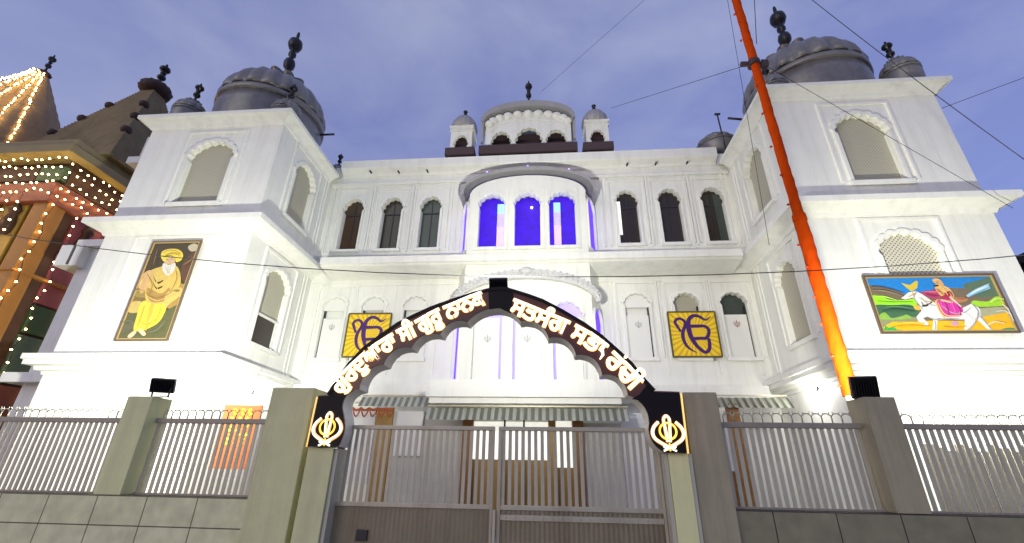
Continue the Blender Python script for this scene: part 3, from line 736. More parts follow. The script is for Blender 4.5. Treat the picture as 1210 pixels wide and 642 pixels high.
fence(4.30, 13.4, 2.20, 'steel bar fence panel with looped top, right of the right floodlight post')

def leaf(x0, x1, label, bolts):
    y = 6.12
    t = empty('gate_leaf', ((x0+x1)/2, y, .05), label, 'gate')
    b = MB().use('gate_paint'); bars(b, x0+.07, x1-.06, 1.20, 2.10, y, .0815, .044); b.build('bars', parent=t)
    b = MB().use('gate_paint'); b.box(x0, x1, y-.025, y+.025, 2.085, 2.135, .006); b.box(x0, x0+.045, y-.027, y+.027, .05, 2.085, .006); b.box(x1-.035, x1, y-.027, y+.027, .05, 2.085, .006)
    b.box(x0+.045, x1-.035, y-.027, y+.027, 1.17, 1.22, .005); b.box(x0+.045, x1-.035, y-.03, y+.03, .05, .12, .005); b.build('frame', parent=t)
    b = MB().use('gate_panel'); n = int((x1-x0)/.03); vs = []
    amp = .004 if bolts else .0015
    for k in range(n+1):
        x = x0+.045+(x1-x0-.08)*k/n; d = y-.012+amp*(1 if k % 2 else -1)
        vs.append((b.bm.verts.new((x, d, .12)), b.bm.verts.new((x, d, 1.17))))
    for A, B in zip(vs, vs[1:]): b.bm.faces.new((A[0], B[0], B[1], A[1]))
    bmesh.ops.solidify(b.bm, geom=list(b.bm.faces), thickness=.004)
    p = b.build('sheet_panel', parent=t)
    if bolts:
        b = MB().use('gate_paint').box(x0+.05, x1-.04, y-.042, y-.03, 1.06, 1.12, .003); b.build('strap', parent=t)
        n = 17
        for k in range(n):
            x = x0+.12+(x1-x0-.24)*k/(n-1)
            MB().use('jamb_light').sphere((x, y-.045, 1.09), .012, 1).build('rivet', parent=t)
    else:
        b = MB().use('wire_dark').box(-2.38, -2.24, y-.05, y-.02, .80, .92, .006); b.build('lock_box', parent=t)
    return t
leaf(-2.80, -.715, 'left gate leaf of grey brown bars above a plain steel sheet with a lock box', False)
leaf(-.665, 1.365, 'right gate leaf of grey brown bars above a ribbed sheet with a rivet row', True)
tag(MB().use('jamb_light').box(-.705, -.675, 6.05, 6.09, .1, 1.17, .004).build('drop_bolt'), 'pale upright bolt bar where the two gate leaves meet', 'bolt')

# ================================================================== THE ARCHED SIGN
YS = 5.85
PS = front(YS)
outer_px = [(363, 528), (376, 467.5), (388, 467), (396, 454), (413, 430), (430, 412), (450, 397), (470, 383), (490, 373), (510, 364), (535, 355), (560, 347), (578, 342.5), (590, 341), (600, 342), (620, 348), (640, 355), (665, 368), (690, 383), (711, 398), (730, 415), (746, 430), (760, 448), (773, 462), (803, 463), (812, 536)]
cusps = [(786, 535), (766.5, 507), (742, 466.5), (711.5, 442.5), (680.5, 419), (648, 399), (614.5, 379), (586, 364), (552, 380.5), (520, 395.5), (486, 411), (452.5, 430.5), (424, 460), (405, 487), (399, 528)]
# the scalloped soffit: one cusp to the next, each lobe swelling up into the board
def lobe(a, b, bulge):
    (x0, z0), (x1, z1) = at(*a, YS), at(*b, YS); dx, dz = x1-x0, z1-z0; L = math.hypot(dx, dz); nx, nz = dz/L, -dx/L
    cx, cz = -.70, 2.0
    if nx*((x0+x1)/2-cx)+nz*((z0+z1)/2-cz) < 0: nx, nz = -nx, -nz
    return [(x0+dx*t+nx*math.sin(math.pi*t)**.8*bulge, z0+dz*t+nz*math.sin(math.pi*t)**.8*bulge) for t in [k/8 for k in range(8)]]
inner = []
for k, (a, b) in enumerate(zip(cusps, cusps[1:])):
    bl = .10
    if k in (0, len(cusps)-2): bl = -.05
    elif k in (1, len(cusps)-3): bl = .10
    elif k in (6, 7): bl = .055
    inner += lobe(a, b, bl)
inner.append(at(*cusps[-1], YS))
outline = [at(*p, YS) for p in outer_px]+inner
sign = empty('arch_sign', (-.71, YS, 1.84), 'dark arched gate sign with glowing Gurmukhi lettering and two khanda emblems over the gate', 'sign')
sb = MB().use('sign_lip'); sb.plate(PS, outline, [], .30, w=-.03); sb.build('arch_body', parent=sign)
sb = MB().use('sign_board'); sb.plate(PS, outline, [], .028, w=0); sb.build('sign_board', parent=sign)
# raised dark rim along the crown
rim = [at(*p, YS) for p in outer_px[2:-2]]
b = MB().use('sign_black'); b.ribbon(PS, rim, .045, .03, .016); b.build('rim', parent=sign)
b = MB().use('sign_black')
foot = [[at(*p, YS) for p in q] for q in ([(363.5, 527.5), (377, 468.5), (389, 468), (397, 456), (403, 452), (413, 462)], [(811, 535), (802.5, 464.5), (773, 463.5), (764, 455), (756, 466), (746, 472)])]
ci = len(inner)
for k in (0, 1):
    src = inner if k else inner[::-1]
    zt = foot[k][-1][1]; edge = [q for q in src[:26] if q[1] < zt and (q[0] > -.7) == bool(k)]
    b.plate(PS, foot[k]+sorted(edge, key=lambda q: -q[1]), [], .004, w=.0045)
    b.build('black_plate', parent=sign); b = MB().use('sign_black')
q = [(577, 343), (590, 342), (600, 343), (607, 347), (604, 371), (590, 364), (578, 366)]
b.plate(PS, [at(*p, YS) for p in q], [], .004, w=.0045)
b.build('black_plate', parent=sign)
for k, (a, c) in enumerate((((375, 468), (362.5, 528)), ((804, 464), (812.5, 536)))):
    (x0, z0), (x1, z1) = at(*a, YS), at(*c, YS)
    b = MB().use('strip_gold').tube([(x0-.012 if k == 0 else x0+.012, YS+.02, z0-.01), (x1-.012 if k == 0 else x1+.012, YS+.02, z1)], .012, 6); b.build('edge_light', parent=sign)

GLYPHS = {
    'ga': (75,[[28,0,20,1,14,5,9,10,6,16,4,24,4,30,7,35,10,38,18,40,35,41,35,55,-1,55,-1,62,52,62,52,55,43,55,43,17,42,10,38,3,34,1],
        [27,7,32,8,35,12,35,34,21,34,14,32,12,28,12,25,14,18,20,10],
        [58,0,58,55,48,55,48,62,76,62,76,55,66,55,66,0]]),
    'ra': (58,[[31,0,23,1,16,5,10,10,6,16,4,23,4,29,7,35,11,38,20,40,41,41,41,55,-1,55,-1,62,59,62,59,55,49,55,49,14,47,8,41,2],
        [32,7,38,8,40,12,41,34,23,34,15,32,12,28,12,25,14,17,23,10]]),
    'da': (62,[[37,0,28,1,19,6,15,10,12,17,10,29,5,30,4,31,4,37,10,43,16,44,17,43,18,39,18,36,45,36,45,55,-1,55,-1,62,62,62,62,55,53,55,53,32,50,29,18,29,19,23,21,16,23,13,27,9,34,8,39,7,46,8,54,12,57,5,47,1]]),
    'a': (74,[[57,0,57,37,58,36,47,32,41,27,42,30,40,16,38,12,36,11,31,12,29,17,30,22,36,32,34,44,32,48,35,47,25,43,18,38,19,42,18,31,15,24,13,22,9,21,7,22,6,26,7,33,12,42,11,50,8,56,12,55,-1,55,-1,62,14,62,18,51,19,44,17,46,22,49,29,53,37,55,41,45,42,34,41,35,51,41,58,43,57,40,57,62,75,62,75,55,65,55,65,0]]),
    'sa': (60,[[43,0,43,26,19,26,17,15,15,10,12,8,8,9,6,11,7,20,12,29,10,42,7,55,-1,55,-1,62,60,62,60,55,51,55,51,0],
        [19,33,43,33,43,55,15,55,17,49]]),
    'na': (65,[[24,0,16,1,9,5,5,12,4,19,5,27,10,34,18,40,28,44,28,55,-1,55,-1,62,66,62,66,55,36,55,36,44,47,40,55,34,59,27,61,18,59,10,54,4,49,1,41,0,40,7,48,9,52,15,53,20,52,25,45,33,37,36,32,38,24,35,15,28,12,20,13,15,15,11,19,8,24,7]]),
    'ka': (62,[[49,0,47,13,42,25,34,34,27,37,19,36,14,33,12,27,14,21,18,17,26,17,35,20,41,26,44,35,46,44,44,55,-1,55,-1,62,63,62,63,55,53,55,53,40,50,29,44,19,37,13,30,10,20,10,10,13,5,20,4,30,5,34,8,38,16,43,23,44,30,43,39,40,44,35,50,26,55,13,57,0]]),
    'ta': (54,[[25,0,12,2,1,6,4,14,17,8,25,7,34,9,38,12,40,15,40,23,34,30,29,32,14,31,8,34,7,37,8,39,10,41,14,42,23,41,30,39,32,40,36,44,38,47,38,51,37,58,41,55,-1,55,-1,62,55,62,55,55,42,55,46,58,46,46,44,42,38,36,45,31,47,26,49,19,47,11,44,6,40,3,32,0]]),
    'bha': (58,[[26,0,12,2,1,6,4,14,14,9,23,7,33,8,41,12,43,17,43,23,42,28,37,34,30,38,23,39,16,38,14,34,16,31,21,30,28,30,36,33,40,39,42,43,42,48,41,55,40,57,44,55,-1,55,-1,62,58,62,58,55,46,55,49,56,50,52,50,46,49,39,45,32,35,25,23,23,13,24,7,30,6,34,7,39,9,42,14,45,20,46,29,46,34,44,41,40,46,35,50,29,51,22,51,16,47,8,40,3,31,0]]),
    'cha': (66,[[39,0,30,2,20,8,17,12,13,19,10,27,10,30,11,29,6,29,4,31,4,36,10,43,15,44,17,43,18,40,18,36,53,36,52,29,16,29,18,31,21,19,28,11,36,8,45,8,47,10,49,15,49,56,57,56,57,18,56,10,52,4,49,2],
        [-1,55,-1,62,66,62,66,55]]),
    'aa': (24,[[7,26,7,55,-1,55,-1,62,24,62,24,55,15,55,15,26]]),
    'u': (0,[[-30,-18,-42,-17,-50,-13,-48,-6,-38,-10,-30,-11,-23,-10,-13,-6,-11,-13,-20,-17]]),
    'uu': (0,[[-30,-16,-42,-14,-50,-10,-48,-4,-38,-8,-30,-9,-22,-8,-13,-4,-11,-10,-20,-14],
        [-30,-29,-42,-27,-50,-24,-48,-17,-38,-21,-30,-22,-22,-21,-13,-17,-11,-24,-20,-27]]),
    'ii': (26,[[9,0,9,55,-1,55,-1,62,9,62,8,77,6,80,3,82,-5,82,-8,80,-10,76,-10,66,-18,66,-18,69,-18,77,-13,85,-5,89,3,89,10,87,15,81,17,74,17,62,27,62,27,55,17,55,17,0]]),
    'tippi': (0,[[-26,68,-28,76,-25,82,-21,86,-13,88,-4,86,-1,82,1,78,0,68,-7,69,-6,75,-6,77,-9,80,-13,81,-17,80,-20,77,-20,75,-19,69]]),
    'bindi': (0,[[-13,72,-17,74,-18,78,-17,82,-13,84,-9,82,-8,78,-9,74]]),
}

def arc_path(pxs):
    p = smooth_path([at(*q, YS) for q in pxs], 10); s = [0]
    for a, c in zip(p, p[1:]): s.append(s[-1]+math.hypot(c[0]-a[0], c[1]-a[1]))
    return p, s
def along(p, s, d):
    d = max(0, min(s[-1]-1e-4, d)); k = max(i for i in range(len(s)-1) if s[i] <= d)
    t = (d-s[k])/(s[k+1]-s[k]); a, c = p[k], p[k+1]; j0, j1 = max(0, k-4), min(len(p)-1, k+5)
    return a[0]+(c[0]-a[0])*t, a[1]+(c[1]-a[1])*t, math.atan2(p[j1][1]-p[j0][1], p[j1][0]-p[j0][0])
def write(words, pxs, em_h):
    """words = glyph clusters along a curve; each cluster is one channel letter"""
    p, s = arc_path(pxs)
    p = [(x-math.sin(0)*0, z) for x, z in p]; total = sum(sum(GLYPHS[n][0] for n in cl) if cl else 24 for cl in words)
    sx = s[-1]/total; sy = em_h/62; d = 0
    for cl in words:
        if not cl: d += 24*sx; continue
        wcl = sum(GLYPHS[n][0] for n in cl)*sx
        x, z, a = along(p, s, d+wcl/2); ca, sa = math.cos(a), math.sin(a); x -= sa*.008; z += ca*.002
        b = MB().use('letter'); h = MB().use('letter_halo'); pen = -wcl/2
        for n in cl:
            adv, loops = GLYPHS[n]
            outs = [[(pen+lp[i]*sx, lp[i+1]*sy) for i in range(0, len(lp), 2)] for lp in loops]
            tr = [[(x+u*ca-v*sa, z+u*sa+v*ca) for u, v in lp] for lp in outs]
            b.plate(PS, tr[0], tr[1:], .012, w=.030, offset=.0045)
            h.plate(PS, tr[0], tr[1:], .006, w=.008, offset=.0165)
            pen += adv*sx
        o = b.build('letter', parent=sign); h.build('halo', parent=o)
        d += wcl
write([('ga', 'u'), ('ra',), ('da', 'u'), ('a', 'aa'), ('ra', 'aa'), (), ('sa', 'ii'), (), ('ga', 'u'), ('ra', 'uu'), (), ('na', 'aa'), ('na',), ('ka',)],
      [(402, 467), (419, 450), (435, 435), (451, 422), (467, 411.5), (486, 400.5), (504, 391), (522, 381), (540, 374), (556, 367), (574, 360)], .205)
write([('sa',), ('ta',), ('sa', 'tippi'), ('ga',), (), ('sa',), ('bha', 'aa'), (), ('ra', 'bindi'), ('cha', 'ii')],
      [(601, 369), (618, 376), (638, 384.5), (654, 391), (668, 397.5), (684, 406), (703, 419), (718.5, 434.5), (732.5, 448), (746, 462.5)], .205)
cm = MB().use('letter'); (x, z) = at(709, 420, YS)
cm.ribbon(PS, [(x+.03, z+.06), (x+.035, z), (x-.01, z-.06)], [.04, .035, .012], .012, .03); cm.build('letter', parent=sign)

def khanda(px, py, s):
    x, z = at(px, py, YS); t = MB().use('letter')
    wv = lambda pts: [(x+a*s, YS-.028, z+c*s) for a, c in pts]
    for q in (-1, 1):
        t.tube(wv(smooth_path([(q*.50, .62), (q*.78, .34), (q*.90, 0), (q*.78, -.32), (q*.42, -.58), (q*-.12, -.86)], 6)), [.085*s-.040*s*abs(k-12)/18 for k in range(31)], 7)
        t.tube(wv([(q*.34, -.74), (q*.16, -.92), (q*.36, -.98)]), .06*s, 6)
        t.tube(wv(smooth_path([(0, 1.0), (q*.17, .78), (q*.13, .2), (q*.07, -.5)], 5)), (.055*s), 6)
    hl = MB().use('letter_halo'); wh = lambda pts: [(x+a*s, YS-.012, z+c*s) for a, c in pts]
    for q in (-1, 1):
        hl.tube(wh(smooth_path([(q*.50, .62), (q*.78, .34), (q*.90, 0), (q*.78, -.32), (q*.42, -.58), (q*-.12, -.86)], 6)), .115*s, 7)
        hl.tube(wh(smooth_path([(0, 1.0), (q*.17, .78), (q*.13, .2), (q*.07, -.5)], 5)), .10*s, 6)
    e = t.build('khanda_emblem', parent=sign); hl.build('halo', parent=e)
    r = MB().use('ring_gold').tube(wv([(.48*math.cos(2*math.pi*k/28), .10+.46*math.sin(2*math.pi*k/28)) for k in range(28)]), .06*s, 6, closed=True); r.build('ring', parent=e)
    h = MB().use('ring_gold').tube(wv([(0, -.55), (0, -1.0)]), .04*s, 6); h.build('hilt', parent=e)
khanda(387.5, 507, .205); khanda(789, 512, .205)

# ================================================================== FLOODLIGHTS
def floodlight(x, y, z, w, h, yaw, pitch, label, power, foot, beam):
    t = empty('floodlight', (x, y, foot), label, 'floodlight', 'floodlights aimed at the gurdwara')
    rot = Matrix.Translation((x, y, z)) @ Matrix.Rotation(yaw, 4, 'Z') @ Matrix.Rotation(pitch, 4, 'X')
    def place(b): bmesh.ops.transform(b.bm, matrix=rot, verts=b.bm.verts); return b
    b = MB().use('black_metal').box(-w/2, w/2, -.045, .03, -h/2, h/2, .012)
    for k in range(9): b.box(-w/2+.03+k*(w-.06)/8-.004, -w/2+.03+k*(w-.06)/8+.004, -.075, -.043, -h/2+.03, h/2-.03)
    place(b).build('housing', parent=t)
    b = MB().use('lamp_glass').box(-w/2+.02, w/2-.02, .0305, .034, -h/2+.02, h/2-.02); place(b).build('lamp_glass', parent=t)
    b = MB().use('black_metal')
    for q in (-1, 1): b.tube([(x+q*w*.42, y, foot), (x+q*w*.46, y, z-h*.1)], .012, 6)
    b.box(x-w*.46, x+w*.46, y-.02, y+.02, foot-.0, foot+.012); b.build('bracket', parent=t)
    ld = bpy.data.lights.new('floodlight_beam', 'AREA'); ld.shape = 'RECTANGLE'; ld.size = w-.05; ld.size_y = h-.05; ld.spread = R_(125); ld.energy = power; ld.color = (1, 1, .89)
    lo = bpy.data.objects.new('floodlight_beam', ld); COL.objects.link(lo)
    lo.matrix_world = Matrix.Translation(rot @ Vector((0, .16, .02))) @ Matrix.Rotation(beam[0], 4, 'Z') @ Matrix.Rotation(beam[1], 4, 'X') @ Matrix.Rotation(R_(90), 4, 'X'); lo.parent = t
    lo.matrix_parent_inverse = Matrix.Translation((-x, -y, -foot))
    return t
LP = dict(left=760, mid=430, right=800)
floodlight(-5.58, 6.12, 2.655, .30, .20, R_(24), R_(22), 'black floodlight tilted on two thin legs on top of the pale left fence post', LP['left'], 2.487, (R_(60), R_(10)))
floodlight(4.02, 6.12, 2.655, .30, .28, R_(-10), R_(14), 'square black floodlight on top of the grey brown right fence post', LP['right'], 2.522, (R_(-78), R_(12)))
floodlight(-.71, 5.98, 4.08, .27, .24, 0, R_(40), 'small black floodlight on the crown of the arched sign', LP['mid'], 3.955, (0, R_(40)))
# bulkhead lamps low on the tower walls
def wall_lamp(P, u, v, label, power, wout=.16):
    c = P(u, v, .0); o = MB().use('black_metal').pbox(P, u-.07, u+.07, v-.05, v+.05, 0.005, .05); t = o.build('wall_lamp'); tag(t, label, 'lamp', 'lamps low on the tower walls')
    MB().use('lamp_glass').sphere(P(u, v, .09), .07, 2).build('lamp_glass', parent=t)
    ld = bpy.data.lights.new('wall_lamp_light', 'POINT'); ld.energy = power; ld.color = (1, 1, .93); ld.shadow_soft_size = .08
    lo = bpy.data.objects.new('wall_lamp_light', ld); COL.objects.link(lo); lo.location = P(u, v, wout+.12); lo.parent = t
wall_lamp(S_L, 12.9, 3.62, 'glaring white lamp on the side wall of the left tower below the ledge', 42)
wall_lamp(S_R, 12.5, 3.72, 'glaring white lamp on the side wall of the right tower below the ledge', 42)

# ================================================================== PICTURES AND PANELS ON THE WALLS
IK = [([(-.53, .10), (-.63, .33), (-.70, .52), (-.62, .66), (-.47, .68), (-.33, .56), (-.32, .38), (-.42, .16), (-.47, -.05), (-.46, -.28), (-.38, -.52), (-.22, -.70), (-.03, -.82)],
       [.09, .11, .12, .11, .11, .12, .13, .13, .14, .13, .11, .07, .02]),
      ([(.72, .78), (.50, .62), (.30, .76), (.10, .82), (-.09, .72), (-.19, .50), (-.20, .18), (-.17, -.10), (-.06, -.40), (.09, -.64), (.28, -.80), (.44, -.70), (.50, -.46), (.50, -.20)],
       [.02, .08, .11, .13, .15, .17, .19, .18, .16, .14, .13, .13, .13, .12]),
      ([(-.17, .34), (.12, .34), (.40, .34), (.54, .22), (.54, .04), (.42, -.18), (.18, -.20), (-.12, -.22)], [.14, .13, .12, .13, .13, .13, .12, .13])]
def ik_panel(cx, cz, w, h, label):
    Y = 14.50
    t = empty('emblem_panel', (cx, Y, cz), label, 'panel', 'yellow emblem panels')
    P = Plane((cx, Y, cz), (1, 0, 0), (0, -1, 0))
    b = MB().use('sunburst').pbox(P, -w/2, w/2, -h/2, h/2, -.04, 0); b.build('panel_board', parent=t, origin=(cx, Y, cz))
    b = MB().use('frame_olive')
    for u0, u1, v0, v1 in ((-w/2-.03, w/2+.03, h/2, h/2+.045), (-w/2-.03, w/2+.03, -h/2-.045, -h/2), (-w/2-.045, -w/2, -h/2, h/2), (w/2, w/2+.045, -h/2, h/2)): b.pbox(P, u0, u1, v0, v1, -.045, .025)
    b.build('frame', parent=t)
    b = MB().use('ink_purple')
    for k, (pts, wd) in enumerate(IK):
        q = smooth_path([(a*w*.56+.02, c*h*.52, d_) for (a, c), d_ in zip(pts, wd)], 6)
        b.ribbon(P, [(a, c) for a, c, _ in q], [d_*w*.56 for _, _, d_ in q], .006, .006+.0015*k)
    b.build('ik_onkar', parent=t)
    b = MB().use('emblem_grey')
    for u in (-w*.35, w*.35): b.box(cx+u-.06, cx+u+.06, Y+.045, YM-.002, cz-h/2-.12, cz-h/2-.03)
    b.build('bracket', parent=t)
ik_panel(-6.27, 5.85, 1.50, 1.50, 'yellow sunburst panel with purple ik onkar, its corner behind the lettered arch')
ik_panel(4.78, 5.81, 1.48, 1.47, 'yellow sunburst panel with purple ik onkar, fully in view right of the arch')

def flat_colour(nm, c): 
    if nm not in M: mat(nm, c, .5, var=.28, scale=11)
    return nm
def picture(name, px_corners, Y, layers, frame_m, inner_m, label, fw=.05, strokes=()):
    """a framed flat painting: colour shapes laid sheet over sheet"""
    c = [at(*p, Y) for p in px_corners]     # tl, tr, br, bl
    x0 = (c[0][0]+c[3][0])/2; x1 = (c[1][0]+c[2][0])/2; z1 = (c[0][1]+c[1][1])/2; z0 = (c[2][1]+c[3][1])/2
    t = empty(name, ((x0+x1)/2, Y, z0), label, 'painting'); P = front(Y)
    b = MB().use(frame_m)
    for u0, u1, v0, v1 in ((x0, x1, z1-fw, z1), (x0, x1, z0, z0+fw), (x0, x0+fw, z0+fw, z1-fw), (x1-fw, x1, z0+fw, z1-fw)): b.pbox(P, u0, u1, v0, v1, -.02, .035)
    f = b.build('frame', parent=t)
    b = MB().use(inner_m); g_ = fw; e = .028
    for u0, u1, v0, v1 in ((x0+g_, x1-g_, z1-g_-e, z1-g_), (x0+g_, x1-g_, z0+g_, z0+g_+e), (x0+g_, x0+g_+e, z0+g_+e, z1-g_-e), (x1-g_-e, x1-g_, z0+g_+e, z1-g_-e)): b.pbox(P, u0, u1, v0, v1, -.01, .026)
    b.build('frame_slip', parent=f)
    b = MB(); n = 0; lim = (x0+fw, x1-fw, z0+fw, z1-fw)
    for colour, poly, sm in layers:
        b.use(flat_colour(name+'_%02x%02x%02x' % tuple(int(v*255) for v in colour), colour)); n += 1
        pts = [at(*p, Y) for p in poly] if poly else [(lim[0], lim[2]), (lim[1], lim[2]), (lim[1], lim[3]), (lim[0], lim[3])]
        if sm: pts = [q[:2] for q in smooth_path(pts, 5, close=True)]
        pts = [(min(max(u, lim[0]), lim[1]), min(max(v, lim[2]), lim[3])) for u, v in pts]
        b.plate(P, pts, [], .0009, w=.001*n)
    for colour, pts, wd in strokes:
        b.use(flat_colour(name+'_%02x%02x%02x' % tuple(int(v*255) for v in colour), colour)); n += 1
        q = [(min(max(u, lim[0]+.04), lim[1]-.04), min(max(v, lim[2]+.04), lim[3]-.04)) for u, v in smooth_path([at(*p, Y) for p in pts], 5)]; L = len(q)-1
        b.ribbon(P, q, [wd*(1-.7*abs(2*k/L-1)**2) for k in range(L+1)], .0009, .0011*n)
    b.build('painted_picture', parent=t)
    bk = MB().use('emblem_grey'); bk.box(x0+.1, x1-.1, Y+.021, YT-.002, z0+.1, z0+.2); bk.box(x0+.1, x1-.1, Y+.021, YT-.002, z1-.3, z1-.2); bk.build('hanger', parent=t)
    return t
k4 = lambda pts: [(120+x/4.28, 270+y/4.28) for x, y in pts]
picture('portrait_painting', [(184.5, 285), (241, 285), (196, 404), (133, 402.5)], 10.90, [
    ((.05, .036, .010), None, 0),
    ((.10, .045, .018), k4([(430, 150), (500, 110), (470, 240), (420, 270), (400, 220)]), 1),
    ((.20, .13, .035), k4([(150, 300), (225, 250), (240, 330), (210, 390), (120, 400)]), 1),
    ((.38, .24, .05), k4([(345, 290), (430, 290), (400, 380), (330, 400)]), 1),
    ((.10, .105, .035), k4([(80, 430), (180, 420), (300, 430), (400, 380), (330, 560), (60, 560)]), 0),
    ((.11, .11, .06), k4([(110, 490), (170, 470), (160, 500), (100, 530)]), 1),
    ((.30, .22, .05), k4([(175, 300), (235, 300), (240, 345), (175, 345)]), 1),
    ((.55, .42, .12), k4([(130, 380), (200, 370), (195, 420), (140, 425)]), 1),
    ((.78, .60, .05), k4([(210, 370), (320, 365), (330, 400), (295, 470), (240, 505), (185, 520), (163, 512), (178, 450)]), 1),
    ((.62, .42, .04), k4([(250, 380), (270, 380), (235, 500), (222, 505)]), 1),
    ((.62, .45, .10), k4([(240, 225), (300, 195), (330, 190), (385, 195), (402, 270), (370, 330), (340, 375), (240, 378), (222, 320)]), 1),
    ((.40, .24, .06), k4([(232, 300), (300, 330), (345, 300), (340, 360), (250, 372)]), 1),
    ((.62, .40, .16), k4([(190, 260), (235, 215), (262, 225), (240, 290), (200, 330)]), 1),
    ((.60, .46, .12), k4([(330, 330), (400, 300), (412, 330), (350, 380), (320, 400)]), 1),
    ((.05, .03, .01), k4([(260, 268), (280, 300), (308, 292), (306, 300), (278, 308)]), 1),
    ((.05, .03, .01), k4([(262, 240), (285, 272), (312, 262), (310, 270), (283, 281)]), 1),
    ((.62, .43, .22), k4([(322, 150), (345, 140), (372, 148), (370, 185), (345, 200), (324, 188)]), 1),
    ((.68, .66, .58), k4([(314, 178), (340, 186), (376, 178), (368, 215), (340, 240), (312, 216)]), 1),
    ((.80, .62, .06), k4([(303, 145), (310, 118), (345, 105), (390, 108), (414, 130), (408, 160), (380, 172), (372, 150), (340, 148), (320, 170)]), 1),
    ((.55, .40, .04), k4([(320, 140), (360, 120), (400, 128), (398, 134), (360, 128), (322, 148)]), 1),
    ((.62, .50, .30), k4([(135, 545), (165, 520), (180, 525), (165, 545), (145, 556)]), 1),
    ((.62, .50, .30), k4([(188, 516), (210, 512), (228, 535), (215, 545), (196, 530)]), 1),
    ((.50, .44, .30), k4([(440, 95), (470, 78), (492, 90), (485, 112), (455, 118)]), 1),
], 'frame_bronze', 'frame_gold', 'tall gold framed painting of a bearded figure in yellow robes on the left tower', .045, [
    (c, k4(p), w) for c, p, w in (
    ((.12, .07, .02), [(320, 146), (335, 140), (358, 141), (372, 150)], .02), ((.14, .07, .03), [(328, 160), (335, 157), (341, 160)], .016), ((.14, .07, .03), [(352, 160), (359, 157), (366, 160)], .016), ((.40, .22, .10), [(346, 160), (344, 170), (349, 173)], .014), ((.30, .12, .08), [(336, 182), (346, 185), (356, 182)], .016),
    ((.35, .33, .27), [(325, 190), (332, 208), (340, 230)], .014), ((.35, .33, .27), [(352, 192), (350, 212), (342, 232)], .014), ((.35, .33, .27), [(340, 188), (341, 210), (340, 236)], .012),
    ((.45, .30, .02), [(310, 130), (340, 114), (380, 116), (405, 132)], .02), ((.45, .30, .02), [(318, 150), (345, 132), (385, 134), (404, 146)], .018), ((.9, .75, .2), [(315, 122), (345, 109), (385, 112)], .018),
    ((.32, .20, .03), [(235, 230), (262, 290), (240, 350)], .03), ((.32, .20, .03), [(380, 210), (385, 260), (350, 330)], .03), ((.72, .52, .18), [(300, 205), (285, 250), (290, 330)], .025), ((.72, .52, .18), [(350, 215), (350, 260), (330, 320)], .025), ((.30, .18, .03), [(230, 330), (280, 355), (345, 335)], .03), ((.74, .55, .2), [(236, 345), (285, 368), (342, 350)], .022),
    ((.50, .35, .02), [(225, 390), (210, 440), (185, 505)], .03), ((.9, .74, .12), [(290, 385), (265, 440), (232, 495)], .035), ((.50, .35, .02), [(310, 385), (300, 430), (275, 480)], .028), ((.9, .74, .12), [(240, 385), (220, 440), (196, 508)], .028), ((.50, .35, .02), [(200, 470), (240, 490), (285, 462)], .02),
    ((.60, .40, .18), [(225, 240), (205, 280), (215, 318)], .03), ((.75, .58, .30), [(212, 262), (204, 290)], .03), ((.45, .28, .05), [(335, 345), (370, 320), (405, 310)], .02), ((.72, .52, .16), [(335, 365), (370, 345), (402, 325)], .02),
    ((.52, .36, .10), [(150, 320), (190, 315), (225, 322)], .03), ((.16, .10, .03), [(175, 313), (205, 312)], .03), ((.16, .10, .03), [(375, 322), (402, 320)], .03), ((.16, .16, .10), [(110, 480), (150, 470), (175, 490)], .03), ((.20, .20, .12), [(240, 530), (290, 515), (330, 470)], .03), ((.26, .15, .04), [(420, 190), (450, 170), (480, 150)], .04), ((.22, .11, .04), [(290, 110), (280, 150), (270, 190)], .03))])
k5 = lambda pts: [(1000+x/5.762, 300+y/5.762) for x, y in pts]
